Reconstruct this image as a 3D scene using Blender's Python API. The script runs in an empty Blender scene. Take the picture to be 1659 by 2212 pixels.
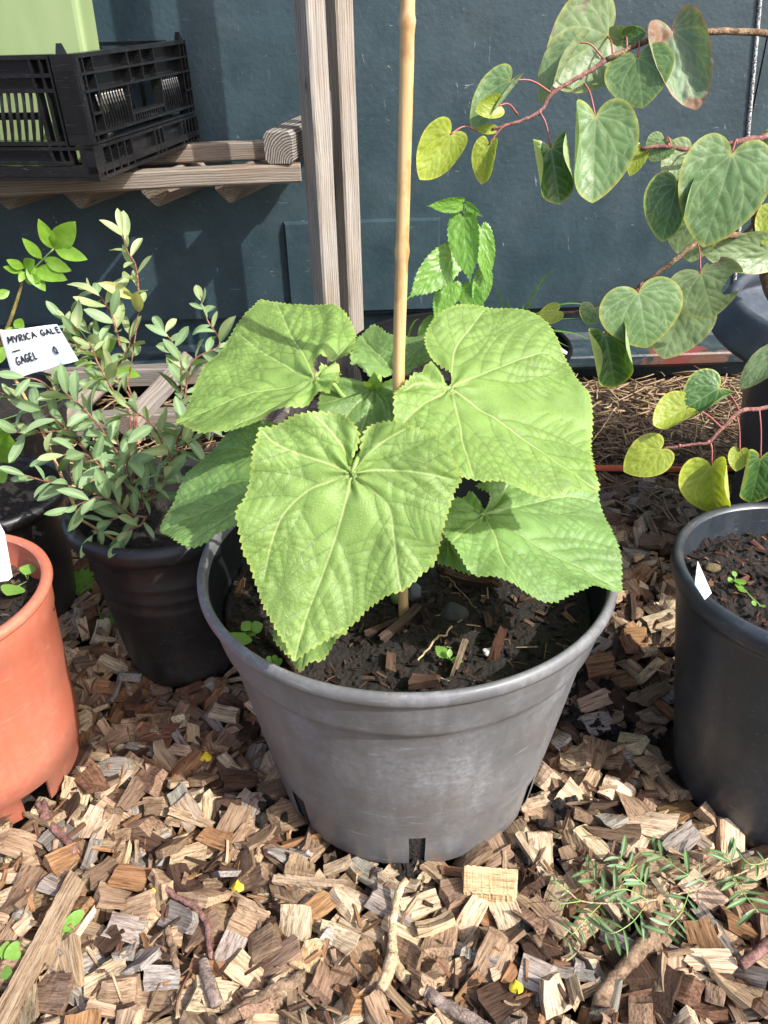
import bpy, math, random
import numpy as np
from mathutils import Vector, Matrix, geometry, noise
rng = np.random.default_rng(7)
random.seed(7)
SC = bpy.context.scene
COL = SC.collection
R = math.radians

# ------------------------------------------------------------------ camera, world, sun, exposure
F_PX, CX, CY = 1661.0, 829.5, 1106.0          # focal length and centre, in pixels of a 1659 x 2212 picture
CAM_H, PITCH, ROLL = 0.8, R(31.0), R(1.33)
_fw = np.array([0, math.cos(PITCH), -math.sin(PITCH)])
_r0 = np.array([1.0, 0, 0]); _d0 = np.array([0, -math.sin(PITCH), -math.cos(PITCH)])
_rt = _r0 * math.cos(ROLL) + _d0 * math.sin(ROLL)
_dn = _d0 * math.cos(ROLL) - _r0 * math.sin(ROLL)
EYE = np.array([0, 0, CAM_H])
cd = bpy.data.cameras.new("camera"); cam = bpy.data.objects.new("camera", cd); COL.objects.link(cam)
cd.sensor_fit = 'VERTICAL'; cd.sensor_height = 24.0; cd.lens = 24.0 * F_PX / 2212.0
cd.clip_start = 0.02; cd.clip_end = 200
m = Matrix.Identity(4)
for i in range(3):
    m[i][0] = _rt[i]; m[i][1] = -_dn[i]; m[i][2] = -_fw[i]; m[i][3] = EYE[i]
cam.matrix_world = m
SC.camera = cam
SUN = Vector((0.60, -0.435, 0.67)).normalized()
w = bpy.data.worlds.new("World"); SC.world = w; w.use_nodes = True
nt = w.node_tree; sky = nt.nodes.new("ShaderNodeTexSky"); sky.sky_type = 'NISHITA'; sky.sun_disc = False
sky.sun_elevation = math.asin(SUN.z); sky.sun_rotation = math.atan2(SUN.x, SUN.y)
nt.links.new(sky.outputs[0], nt.nodes["Background"].inputs[0]); nt.nodes["Background"].inputs[1].default_value = 0.15
sky.air_density = 0.8; sky.dust_density = 3.0; sky.ozone_density = 0.6
ld = bpy.data.lights.new("sun", 'SUN'); ld.energy = 3.2; ld.angle = R(0.55); ld.color = (1, 0.965, 0.90)
sun = bpy.data.objects.new("sun", ld); COL.objects.link(sun); sun.rotation_euler = SUN.to_track_quat('Z', 'Y').to_euler()
SC.view_settings.view_transform = 'Standard'; SC.view_settings.look = 'None'; SC.view_settings.gamma = 1
SC.view_settings.exposure = 1.14

def ray(x, y): return _fw + _rt * (x - CX) / F_PX + _dn * (y - CY) / F_PX
def atz(x, y, z):                                # where the sight line meets a height
    d = ray(x, y); return EYE + d * ((z - CAM_H) / d[2])
def aty(x, y, Y):                                # where it meets a distance
    d = ray(x, y); return EYE + d * (Y / d[1])
def V(p): return Vector((float(p[0]), float(p[1]), float(p[2])))
def unit(a): a = np.asarray(a, float); return a / np.linalg.norm(a)

# ------------------------------------------------------------------ object helpers
def tag(o, label=None, cat=None, group=None, kind=None):
    if label: o['label'] = label
    if cat: o['category'] = cat
    if group: o['group'] = group
    if kind: o['kind'] = kind
    return o
def thing(name, label, cat, loc=(0, 0, 0), group=None):
    o = bpy.data.objects.new(name, None); o.empty_display_size = .02; COL.objects.link(o)
    o.location = V(loc); return tag(o, label, cat, group)
def worldm(o):
    m = o.matrix_basis.copy(); p = o.parent
    while p is not None: m = p.matrix_basis @ m; p = p.parent
    return m
def mesh_obj(name, vs, fs, mat, parent=None, smooth=True, world=True, mw=None):
    """one mesh object; vertices are world coordinates unless mw (its matrix) is given"""
    me = bpy.data.meshes.new(name)
    vs = np.asarray(vs, float)
    o = bpy.data.objects.new(name, me)
    if parent is not None and mw is None:
        mw = Matrix.Translation(worldm(parent).translation); vs = vs - np.array(mw.translation)
    me.from_pydata(vs.tolist(), [], [tuple(map(int, f)) for f in fs]); me.update()
    if smooth: me.polygons.foreach_set('use_smooth', [True] * len(me.polygons))
    if mat: me.materials.append(mat)
    COL.objects.link(o)
    if parent is not None: o.parent = parent
    if mw is not None: o.matrix_basis = (worldm(parent).inverted() @ mw) if parent is not None else mw
    return o
def attr(o, name, vals, typ='FLOAT'):
    a = o.data.attributes.new(name, typ, 'POINT')
    vals = np.asarray(vals, np.float32)
    if typ == 'FLOAT': a.data.foreach_set('value', vals.ravel())
    elif typ == 'FLOAT_VECTOR': a.data.foreach_set('vector', vals.ravel())
    else: a.data.foreach_set('color', vals.ravel())
class MB:
    def __init__(s): s.v = []; s.f = []; s.n = 0
    def add(s, vs, fs):
        s.v.append(np.asarray(vs, float)); s.f += [tuple(int(i) + s.n for i in f) for f in fs]; s.n += len(vs)
    def box(s, a, b):
        x0, y0, z0 = a; x1, y1, z1 = b
        s.add([(x0,y0,z0),(x1,y0,z0),(x1,y1,z0),(x0,y1,z0),(x0,y0,z1),(x1,y0,z1),(x1,y1,z1),(x0,y1,z1)],
              [(0,3,2,1),(4,5,6,7),(0,1,5,4),(1,2,6,5),(2,3,7,6),(3,0,4,7)])
    def tube(s, pts, rad, seg=8, cap=True):
        v, f = tube(pts, rad, seg, cap); s.add(v, f)
    def build(s, name, mat, parent=None, smooth=True, mw=None):
        return mesh_obj(name, np.concatenate(s.v), s.f, mat, parent, smooth, mw=mw)
def spline(P, n=6):
    P = np.asarray(P, float)
    if len(P) < 3: return np.array([P[0] + (P[-1] - P[0]) * t for t in np.linspace(0, 1, n + 1)])
    Q = np.vstack([2 * P[0] - P[1], P, 2 * P[-1] - P[-2]]); out = []
    for i in range(1, len(Q) - 2):
        for t in np.linspace(0, 1, n, endpoint=False):
            a, b, c, d = Q[i-1:i+3]
            out.append(.5 * ((2*b) + (-a+c)*t + (2*a-5*b+4*c-d)*t*t + (-a+3*b-3*c+d)*t**3))
    out.append(P[-1]); return np.array(out)
def tube(pts, rad, seg=8, cap=True):
    P = np.asarray(pts, float); n = len(P)
    rad = np.interp(np.linspace(0, 1, n), np.linspace(0, 1, len(np.atleast_1d(rad))), np.atleast_1d(rad))
    T = np.gradient(P, axis=0); T /= np.linalg.norm(T, axis=1)[:, None] + 1e-12
    u = np.cross(T[0], [0.31, 0.2, 0.93]); u /= np.linalg.norm(u); vs = []
    ang = np.linspace(0, 2*np.pi, seg, endpoint=False)
    for i in range(n):
        u = u - T[i] * (u @ T[i]); u /= np.linalg.norm(u); b = np.cross(T[i], u)
        vs.append(P[i] + rad[i] * (np.cos(ang)[:, None] * u + np.sin(ang)[:, None] * b))
    vs = np.concatenate(vs); fs = []
    for i in range(n - 1):
        for k in range(seg):
            k2 = (k + 1) % seg; fs.append((i*seg+k, i*seg+k2, (i+1)*seg+k2, (i+1)*seg+k))
    if cap: fs.append(tuple(range(seg))[::-1]); fs.append(tuple((n-1)*seg + k for k in range(seg)))
    return vs, fs
def lathe(prof, seg=160, skip=None):
    """prof: list of (radius, z); skip(zmid, angle) drops faces"""
    vs = []; fs = []
    a = np.linspace(0, 2*np.pi, seg, endpoint=False)
    for r, z in prof: vs.append(np.c_[r*np.cos(a), r*np.sin(a), np.full(seg, z)])
    for i in range(len(prof) - 1):
        for k in range(seg):
            if skip and skip(i, (prof[i][1] + prof[i+1][1]) / 2, a[k] + np.pi / seg): continue
            k2 = (k+1) % seg; fs.append((i*seg+k, i*seg+k2, (i+1)*seg+k2, (i+1)*seg+k))
    return np.concatenate(vs), fs

# ------------------------------------------------------------------ material helpers
class NT:
    def __init__(s, name):
        s.m = bpy.data.materials.new(name); s.m.use_nodes = True; s.t = s.m.node_tree; s.n = s.t.nodes
        s.b = s.n["Principled BSDF"]; s.out = s.n["Material Output"]
    def new(s, typ, **kw):
        x = s.n.new(typ)
        for k, v in kw.items(): setattr(x, k, v)
        return x
    def l(s, a, b): s.t.links.new(a, b)
    def val(s, sock, v):
        if hasattr(v, 'is_linked') or isinstance(v, bpy.types.NodeSocket): s.l(v, sock)
        else: sock.default_value = v
    def coord(s, kind='Object'): return s.new("ShaderNodeTexCoord").outputs[kind]
    def attr(s, name, out='Fac'): return s.new("ShaderNodeAttribute", attribute_name=name).outputs[out]
    def mapp(s, vec, scale=(1,1,1), rot=(0,0,0), loc=(0,0,0)):
        x = s.new("ShaderNodeMapping"); s.l(vec, x.inputs[0]); x.inputs[1].default_value = loc
        x.inputs[2].default_value = rot; x.inputs[3].default_value = scale; return x.outputs[0]
    def noise(s, vec, scale, detail=4, rough=.55, dist=0, out=0):
        x = s.new("ShaderNodeTexNoise"); s.l(vec, x.inputs['Vector']); x.inputs['Scale'].default_value = scale
        x.inputs['Detail'].default_value = detail; x.inputs['Roughness'].default_value = rough; x.inputs['Distortion'].default_value = dist
        return x.outputs[out]
    def vor(s, vec, scale, feature='F1', out='Distance', rnd=1):
        x = s.new("ShaderNodeTexVoronoi", feature=feature); s.l(vec, x.inputs['Vector']); x.inputs['Scale'].default_value = scale
        x.inputs['Randomness'].default_value = rnd
        return x.outputs[out]
    def ramp(s, fac, stops, interp='LINEAR'):
        x = s.new("ShaderNodeValToRGB"); s.val(x.inputs[0], fac); e = x.color_ramp.elements; x.color_ramp.interpolation = interp
        while len(e) < len(stops): e.new(.5)
        for k, (p, c) in enumerate(stops):
            e[k].position = p; e[k].color = (c, c, c, 1) if not hasattr(c, '__len__') else (*c[:3], 1)
        return x.outputs[0]
    def mix(s, fac, a, b, mode='MIX'):
        x = s.new("ShaderNodeMix", data_type='RGBA', blend_type=mode); s.val(x.inputs[0], fac)
        for sk, v in ((x.inputs[6], a), (x.inputs[7], b)):
            if isinstance(v, bpy.types.NodeSocket): s.l(v, sk)
            else: sk.default_value = (*v[:3], 1)
        return x.outputs[2]
    def math(s, op, a, b=0.0, clamp=False):
        x = s.new("ShaderNodeMath", operation=op, use_clamp=clamp); s.val(x.inputs[0], a); s.val(x.inputs[1], b); return x.outputs[0]
    def bump(s, h, strength=.3, dist=.002, normal=None):
        x = s.new("ShaderNodeBump"); s.l(h, x.inputs['Height']); x.inputs['Strength'].default_value = strength; x.inputs['Distance'].default_value = dist
        if normal: s.l(normal, x.inputs['Normal'])
        return x.outputs[0]
    def done(s, color=None, rough=None, normal=None, spec=None):
        if color is not None:
            if isinstance(color, bpy.types.NodeSocket): s.l(color, s.b.inputs['Base Color'])
            else: s.b.inputs['Base Color'].default_value = (*color[:3], 1)
        if rough is not None: s.val(s.b.inputs['Roughness'], rough)
        if normal is not None: s.l(normal, s.b.inputs['Normal'])
        if spec is not None: s.b.inputs['Specular IOR Level'].default_value = spec
        return s.m

def leaf_mat(name, top, back, vein=(.3,.42,.14), edge=None, trans=.3, rough=.45, retic=0, retic_dark=.75, blotch=None, spec=.5, tcol=None, veinmix=.55, hue=.25, bump=.14):
    n = NT(name); oc = n.coord()
    big = n.noise(oc, 28, 3); fine = n.noise(oc, 420, 2)
    lo = tuple(c * (1 - hue) for c in top); hi = tuple(min(1, c * (1 + hue)) for c in top)
    info = n.new("ShaderNodeObjectInfo").outputs['Random']
    c = n.mix(n.ramp(big, [(.3, 0.), (.7, 1.)]), lo, hi)
    c = n.mix(n.math('MULTIPLY', info, .35), c, tuple(x * .72 for x in top))
    if retic:
        d = n.vor(n.mix(.025, oc, n.noise(oc, 60, 2, out=1)), retic, 'DISTANCE_TO_EDGE')
        net = n.ramp(d, [(.0, 1.), (.09, 0.)])
        c = n.mix(n.math('MULTIPLY', net, retic_dark), c, tuple(x * .55 for x in top))
    v = n.attr('vein'); nt_ = n.attr('net')
    c = n.mix(n.math('MULTIPLY', nt_, .70), c, tuple(x * .42 for x in top))
    c = n.mix(n.math('MULTIPLY', v, veinmix), c, vein)
    if edge: c = n.mix(n.math('MULTIPLY', n.attr('edge'), .8), c, edge)
    if blotch:
        bl = n.ramp(n.noise(n.mapp(oc, loc=(blotch[1],) * 3), blotch[2], 3), [(blotch[3], 0.), (blotch[3] + .05, 1.)])
        c = n.mix(bl, c, n.mix(fine, tuple(x * .5 for x in blotch[0]), blotch[0]))
    bf = n.new("ShaderNodeNewGeometry").outputs['Backfacing']
    bc = n.mix(n.math('MULTIPLY', v, .5), n.mix(n.ramp(big, [(.3, 0.), (.7, 1.)]), tuple(x * .85 for x in back), back), vein)
    col = n.mix(bf, c, bc)
    h = n.math('MULTIPLY', fine, .25)
    if retic: h = n.math('ADD', n.math('MULTIPLY', n.ramp(d, [(0, 0.), (.3, 1.)]), 1.0), h)
    nm = n.bump(h, bump, .0010)
    n.done(col, n.math('ADD', rough, n.math('MULTIPLY', bf, .2)), nm, spec)
    t = n.new("ShaderNodeBsdfTranslucent"); n.l(n.mix(1, col, tcol or (1.5, 1.45, .55), 'MULTIPLY'), t.inputs[0]); n.l(nm, t.inputs['Normal'])
    mx = n.new("ShaderNodeMixShader"); mx.inputs[0].default_value = trans
    n.l(n.b.outputs[0], mx.inputs[1]); n.l(t.outputs[0], mx.inputs[2]); n.l(mx.outputs[0], n.out.inputs[0])
    return n.m
def plastic(name, col, dust=(.3,.28,.25), dustamt=.3, rough=.45, scratch=.3, sc=1.0, spec=.5, mud=0):
    n = NT(name); oc = n.coord()
    cl = n.ramp(n.noise(oc, 9*sc, 6, .65), [(.38, 0.), (.75, 1.)])
    fn = n.noise(oc, 160*sc, 3, .6)
    scr = n.ramp(n.noise(n.mapp(oc, (9, 9, 70), (.5, .3, .25)), 2.2*sc, 5, .75, 1.2), [(.60, 0.), (.68, 1.)])
    run = n.ramp(n.noise(n.mapp(oc, (1, 1, .12)), 30*sc, 4, .6), [(.45, 0.), (.75, 1.)])
    f = n.math('MULTIPLY', n.math('ADD', n.math('MULTIPLY', cl, .6), n.math('MULTIPLY', run, .4)), n.math('MULTIPLY', n.ramp(fn, [(.3, .3), (.7, 1.)]), dustamt), True)
    c = n.mix(f, col, dust)
    c = n.mix(n.math('MULTIPLY', scr, scratch), c, dust)
    if mud:
        sz = n.new("ShaderNodeSeparateXYZ"); n.l(oc, sz.inputs[0])
        hgt = n.ramp(n.math('ADD', n.math('MULTIPLY', sz.outputs[2], 5.0), n.noise(oc, 16, 4, .7)), [(.35, 1.), (1.15, .12)])
        c = n.mix(n.math('MULTIPLY', n.math('MULTIPLY', n.ramp(n.noise(n.mapp(oc, (1,1,.5)), 26, 6, .75), [(.45, 0.), (.62, 1.)]), hgt), mud), c, (.15,.115,.085))
        c = n.mix(n.math('MULTIPLY', n.ramp(n.noise(n.mapp(oc, (1,1,2.2), (.2,.1,0)), 7, 4, .6), [(.52, 0.), (.68, 1.)]), mud*.5), c, (.10,.085,.07))
    spk = n.ramp(n.vor(oc, 130*sc), [(.05, 1.), (.09, 0.)])
    c = n.mix(n.math('MULTIPLY', n.math('MULTIPLY', spk, n.ramp(n.noise(oc, 14), [(.5, 0.), (.6, 1.)])), .6), c, tuple(min(1, x * 1.6) for x in dust))
    rr = n.math('ADD', rough, n.math('MULTIPLY', f, .5))
    return n.done(c, rr, n.bump(n.math('ADD', n.math('MULTIPLY', fn, .4), cl), .12, .001), spec)
def wood_mat(name, dark, light, ring=55, sx=1.5, warm=(.34,.2,.1), warmamt=.3, bump=.5, grey=(.33,.31,.29), rw=.18):
    n = NT(name); oc = n.coord()
    info = n.new("ShaderNodeObjectInfo").outputs['Random']
    off = n.new("ShaderNodeCombineXYZ"); n.l(n.math('MULTIPLY', info, 7.0), off.inputs[0]); n.l(n.math('MULTIPLY', info, .012), off.inputs[1])
    p = n.new("ShaderNodeVectorMath", operation='ADD'); n.l(oc, p.inputs[0]); n.l(off.outputs[0], p.inputs[1])
    st = n.mapp(p.outputs[0], (sx, 1, 1))
    wob = n.noise(n.mapp(p.outputs[0], (4, 14, 14)), 1, 3, .5, out=1)
    mv = n.mix(.02, st, wob, 'ADD')
    wv = n.new("ShaderNodeTexWave", wave_type='RINGS', rings_direction='X'); n.l(n.mapp(mv, (.3, 1, 1), loc=(0, .012, .02)), wv.inputs['Vector'])
    wv.inputs['Scale'].default_value = ring; wv.inputs['Distortion'].default_value = 1.2; wv.inputs['Detail'].default_value = 2
    fib = n.noise(n.mapp(p.outputs[0], (6, 190, 190)), 1, 6, .75)
    fac = n.math('ADD', n.math('MULTIPLY', wv.outputs['Fac'], rw), n.math('MULTIPLY', fib, 1 - rw))
    c = n.ramp(fac, [(.30, dark), (.48, tuple((a+b)/2 for a, b in zip(dark, light))), (.68, light)])
    c = n.mix(n.math('MULTIPLY', n.ramp(n.noise(n.mapp(p.outputs[0], (4, 22, 22)), 1, 3), [(.45, 0.), (.65, 1.)]), warmamt), c, warm)
    c = n.mix(n.math('MULTIPLY', n.ramp(n.noise(n.mapp(p.outputs[0], (7, 12, 12)), 1, 4), [(.4, 0.), (.7, 1.)]), .45), c, grey)
    kn = n.ramp(n.vor(n.mapp(p.outputs[0], (5, 14, 14)), 1), [(.03, 1.), (.09, 0.)])
    c = n.mix(n.math('MULTIPLY', kn, .8), c, (.07, .035, .015))
    return n.done(c, .75, n.bump(n.math('ADD', fac, n.math('MULTIPLY', fib, .6)), bump, .0018), .3)

M = {}
M['wood_grey'] = wood_mat('weathered_wood', (.10,.083,.066), (.42,.38,.33), ring=60, warm=(.20,.125,.07), bump=.8, grey=(.27,.255,.24))
M['wood_beam'] = wood_mat('weathered_beam_wood', (.075,.058,.043), (.29,.245,.195), ring=60, warm=(.19,.11,.06), warmamt=.5, bump=.8, grey=(.2,.18,.16))
M['wood_end'] = wood_mat('weathered_bar_wood', (.05,.04,.03), (.30,.27,.235), ring=60, bump=.8, rw=.5, warm=(.16,.11,.07), grey=(.22,.2,.19))
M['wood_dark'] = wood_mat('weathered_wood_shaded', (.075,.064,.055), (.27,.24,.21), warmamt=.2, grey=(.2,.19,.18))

# ================================================================== SETTING: ground
gm = NT('mulch_soil'); oc = gm.coord()
g1 = gm.noise(oc, 18, 8, .7); g2 = gm.vor(oc, 70)
gm.done(gm.ramp(g1, [(.3, (.018,.012,.008)), (.55, (.05,.033,.022)), (.8, (.13,.085,.05))]), .95, gm.bump(gm.math('ADD', g1, g2), .9, .012))
xs = np.r_[-40, -12, -4, np.linspace(-1.6, 1.6, 90), 4, 12, 40]; ys = np.r_[-40, -12, -3, np.linspace(0, 2.6, 80), 5, 12, 40]
gv = []; 
for y in ys:
    for x in xs:
        z = -.036 + (.010 * noise.noise((x*9, y*9, 0)) + .006 * noise.noise((x*30, y*30, 3)) if abs(x) < 2 and 0 < y < 2.7 else 0)
        gv.append((x, y, z))
nx = len(xs); gf = [(j*nx+i, j*nx+i+1, (j+1)*nx+i+1, (j+1)*nx+i) for j in range(len(ys)-1) for i in range(nx-1)]
tag(mesh_obj('ground', gv, gf, gm.m), kind='structure')

# ================================================================== the dark steel wall
def yawed(o_x, deg): return Matrix.Translation((o_x, 2.1, 0)) @ Matrix.Rotation(R(deg), 4, 'Z')
WALLM = yawed(.5, 1.6)
pm = NT('dark_blue_paint'); oc = pm.coord()
ob = pm.noise(oc, 75, 4, .55); ob2 = pm.noise(oc, 9, 5, .6)
sc1 = pm.ramp(pm.noise(pm.mapp(oc, (14, 1, 60), (0, .35, 0)), 1.3, 5, .75, 1.2), [(.675, 0.), (.69, 1.)])
sc2 = pm.ramp(pm.noise(pm.mapp(oc, (70, 1, 12), (0, .2, 0), (3, 0, 1)), 1.1, 5, .75, 1.0), [(.68, 0.), (.695, 1.)])
spk = pm.ramp(pm.vor(oc, 55), [(.028, 1.), (.05, 0.)])
c = pm.mix(pm.ramp(ob2, [(.3, 0.), (.75, 1.)]), (.014,.032,.041), (.030,.057,.069))
c = pm.mix(pm.math('MULTIPLY', pm.ramp(pm.noise(oc, 5, 6, .7), [(.5, 0.), (.8, 1.)]), .12), c, (.20,.22,.23))
c = pm.mix(pm.math('MULTIPLY', pm.math('MAXIMUM', sc1, sc2), .55), c, (.33,.38,.42))
c = pm.mix(pm.math('MULTIPLY', spk, pm.ramp(pm.noise(oc, 4), [(.48, 0.), (.6, .8)])), c, (.35,.4,.42))
M['paint'] = pm.done(c, pm.math('ADD', .36, pm.math('MULTIPLY', ob2, .15)), pm.bump(pm.math('ADD', ob, pm.math('MULTIPLY', ob2, .8)), .35, .003), .55)
def rust_mat():
    n = NT('chipped_paint_rail'); oc = n.coord()
    c = n.mix(n.ramp(n.noise(n.mapp(oc, (3, 3, 14)), 6, 5, .7), [(.45, 0.), (.8, 1.)]), (.012,.026,.034), (.06,.08,.09))
    # a bare red primer patch with orange rust dust below it, at its own place on the rail
    def patch(cx, cy, rx, ry, nz):
        q = n.mapp(oc, (1/rx, 1/ry, 0), loc=(-cx/rx, -cy/ry, 0))
        ln = n.new("ShaderNodeVectorMath", operation='LENGTH'); n.l(q, ln.inputs[0])
        return n.ramp(n.math('ADD', ln.outputs['Value'], n.math('MULTIPLY', n.math('SUBTRACT', n.noise(oc, 55, 5, .7), .5), nz)), [(.8, 1.), (.95, 0.)])
    c = n.mix(n.math('MULTIPLY', patch(.36, -.063, .14, .022, 2.0), .6), c, (.17,.075,.04))
    c = n.mix(patch(.33, -.038, .085, .026, 1.0), c, (.14,.035,.03))
    return n.done(c, .42, n.bump(n.noise(oc, 90, 4), .3, .002), .5)
M['rail'] = rust_mat()
M['black_gap'] = NT('shadow_gap_steel').done((.006,.008,.009), .8)
wall = thing('steel_wall', 'dark blue painted steel container wall behind the pots, scratched and glossy', 'wall', (.5, 2.1, 0))
wall.rotation_euler = (0, 0, R(1.6))
b = MB(); b.box((-2.6, 0, .182), (.424, .05, 2.6)); b.box((.428, 0, .182), (2.6, .05, 2.6)); b.build('wall_panel', M['paint'], wall, False, mw=WALLM)
b = MB(); b.box((-2.6, .03, -.05), (2.6, .06, .19)); b.build('recess', M['paint'], wall, False, mw=WALLM)
# the seam with a frayed grey gasket, leaning as it does in the photo
q0 = WALLM.inverted() @ V(aty(1637, 0, 2.12)); q1 = WALLM.inverted() @ V(aty(1606, 330, 2.125))
dq = (q1 - q0)
gk = NT('frayed_gasket'); gk.done(gk.ramp(gk.noise(gk.coord(), 260, 3, .7), [(.42, (.01,.01,.01)), (.52, (.5,.5,.48))]), .6, gk.bump(gk.noise(gk.coord(), 200, 3), .8, .004))
b = MB(); pp = [q0 - dq * 1.5 + dq * 4.2 * t for t in np.linspace(0, 1, 30)]
b.tube([(p.x, -.0025, max(p.z, .19)) for p in pp if p.z > .19], [.005], 6)
b.build('gasket', gk.m, wall, True, mw=WALLM)
# raised plate bolted on near the bottom
p0 = WALLM.inverted() @ V(aty(613, 489, 2.09)); p1 = WALLM.inverted() @ V(aty(951, 473, 2.09))
def bev_box(mb, a, bb, r):
    x0,y0,z0 = a; x1,y1,z1 = bb
    mb.add([(x0,y1,z0),(x1,y1,z0),(x1,y1,z1),(x0,y1,z1),(x0+r,y0,z0+r),(x1-r,y0,z0+r),(x1-r,y0,z1-r),(x0+r,y0,z1-r)],
           [(0,1,5,4),(1,2,6,5),(2,3,7,6),(3,0,4,7),(4,5,6,7)])
b = MB(); bev_box(b, (p0.x, -.016, .19), (p1.x, -.001, .428), .006); b.build('raised_plate', M['paint'], wall, False, mw=WALLM)
# bottom rail: recessed web, sloping ledge, front lip
b = MB(); pr = [(.03, .10), (.022, .082), (-.054, .059), (-.057, .054), (-.058, .03), (-.05, .02), (.03, .02)]
n0 = len(pr); b.add([(x, y, z) for x in (-2.6, 2.6) for y, z in pr], [(i, (i+1) % n0, n0+(i+1) % n0, n0+i) for i in range(n0)])
b.build('bottom_rail', M['rail'], wall, False, mw=WALLM)

# ================================================================== the slatted wooden rack
rack = thing('slatted_rack', 'weathered grey wooden rack of posts and square bars leaning before the steel wall', 'rack', (-.4, 1.8, 0))
def bar(name, p0, p1, wd, ht, roll=0, mat='wood_grey', parent=rack, r=.004):
    p0, p1 = np.array(p0, float), np.array(p1, float); L = np.linalg.norm(p1 - p0); ex = (p1 - p0) / L
    up = np.array([0, 0, 1.0]) if abs(ex[2]) < .9 else np.array([0, 1.0, 0])
    ey = unit(np.cross(up, ex)); ez = np.cross(ex, ey)
    ey, ez = ey * math.cos(roll) + ez * math.sin(roll), ez * math.cos(roll) - ey * math.sin(roll)
    mw = Matrix(((ex[0],ey[0],ez[0],p0[0]),(ex[1],ey[1],ez[1],p0[1]),(ex[2],ey[2],ez[2],p0[2]),(0,0,0,1)))
    h, k = wd/2, ht/2
    ring = [(-h+r,-k),(h-r,-k),(h,-k+r),(h,k-r),(h-r,k),(-h+r,k),(-h,k-r),(-h,-k+r)]
    ns = max(4, int(L / .04)); vs = []; fs = []
    xs_ = np.r_[0, .0015, np.linspace(.003, L-.003, ns), L-.0015, L]
    ph = rng.random(3) * 20
    for i, x in enumerate(xs_):
        s = .94 if i in (0, len(xs_)-1) else (.985 if i in (1, len(xs_)-2) else 1)
        for y, z in ring:
            j = .0008 * noise.noise((x*14 + ph[0], y*40 + ph[1], z*40))
            vs.append((x, (y + j) * s, (z + j) * s))
    for i in range(len(xs_)-1):
        for q in range(8): fs.append((i*8+q, i*8+(q+1) % 8, (i+1)*8+(q+1) % 8, (i+1)*8+q))
    fs.append(tuple(range(8))[::-1]); fs.append(tuple((len(xs_)-1)*8+q for q in range(8)))
    return mesh_obj(name, vs, fs, M[mat], parent, False, mw=mw)
bar('post', (-.1205, 1.765, -.03), (-.1205, 1.765, 1.7), .045, .050, R(38))
bar('post', (-.0665, 1.835, -.03), (-.0665, 1.835, 1.7), .042, .046, R(36))
b = MB(); b.box((-.0955, 1.79, .52), (-.0885, 1.80, .73)); b.build('bracket', NT('dark_metal').done((.015,.015,.017), .5), rack)
zb = .583
bar('beam', (-1.5, 1.66, .565), (-.158, 1.762, zb), .045, .036, mat='wood_beam')
bar('beam', (-1.5, 1.90, .590), (-.15, 1.99, .607), .045, .040, mat='wood_beam')
bar('slat', (-.199, 1.735, .632), (-.155, 2.05, .640), .062, .062, 0, 'wood_end', r=.008)
for px, py in ((498, 443), (340, 450), (175, 455), (20, 457), (-140, 458)):
    t = aty(px, py, 1.80); bar('slat', (t[0], 1.80, t[2] + .0365), (t[0] + .05, 2.06, t[2] + .0365), .052, .052, R(45), 'wood_beam', r=.006)
bar('beam', (-1.3, 1.66, .045), (-.09, 1.74, .045), .045, .05, mat='wood_dark')
bar('beam', (-1.3, 1.95, .06), (-.09, 2.0, .06), .045, .05, mat='wood_dark')
for x in (-.95, -.76, -.585, -.40, -.22): bar('slat', (x, 1.62, .07), (x + .06, 2.0, .085), .05, .05, R(45), 'wood_dark')

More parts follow.
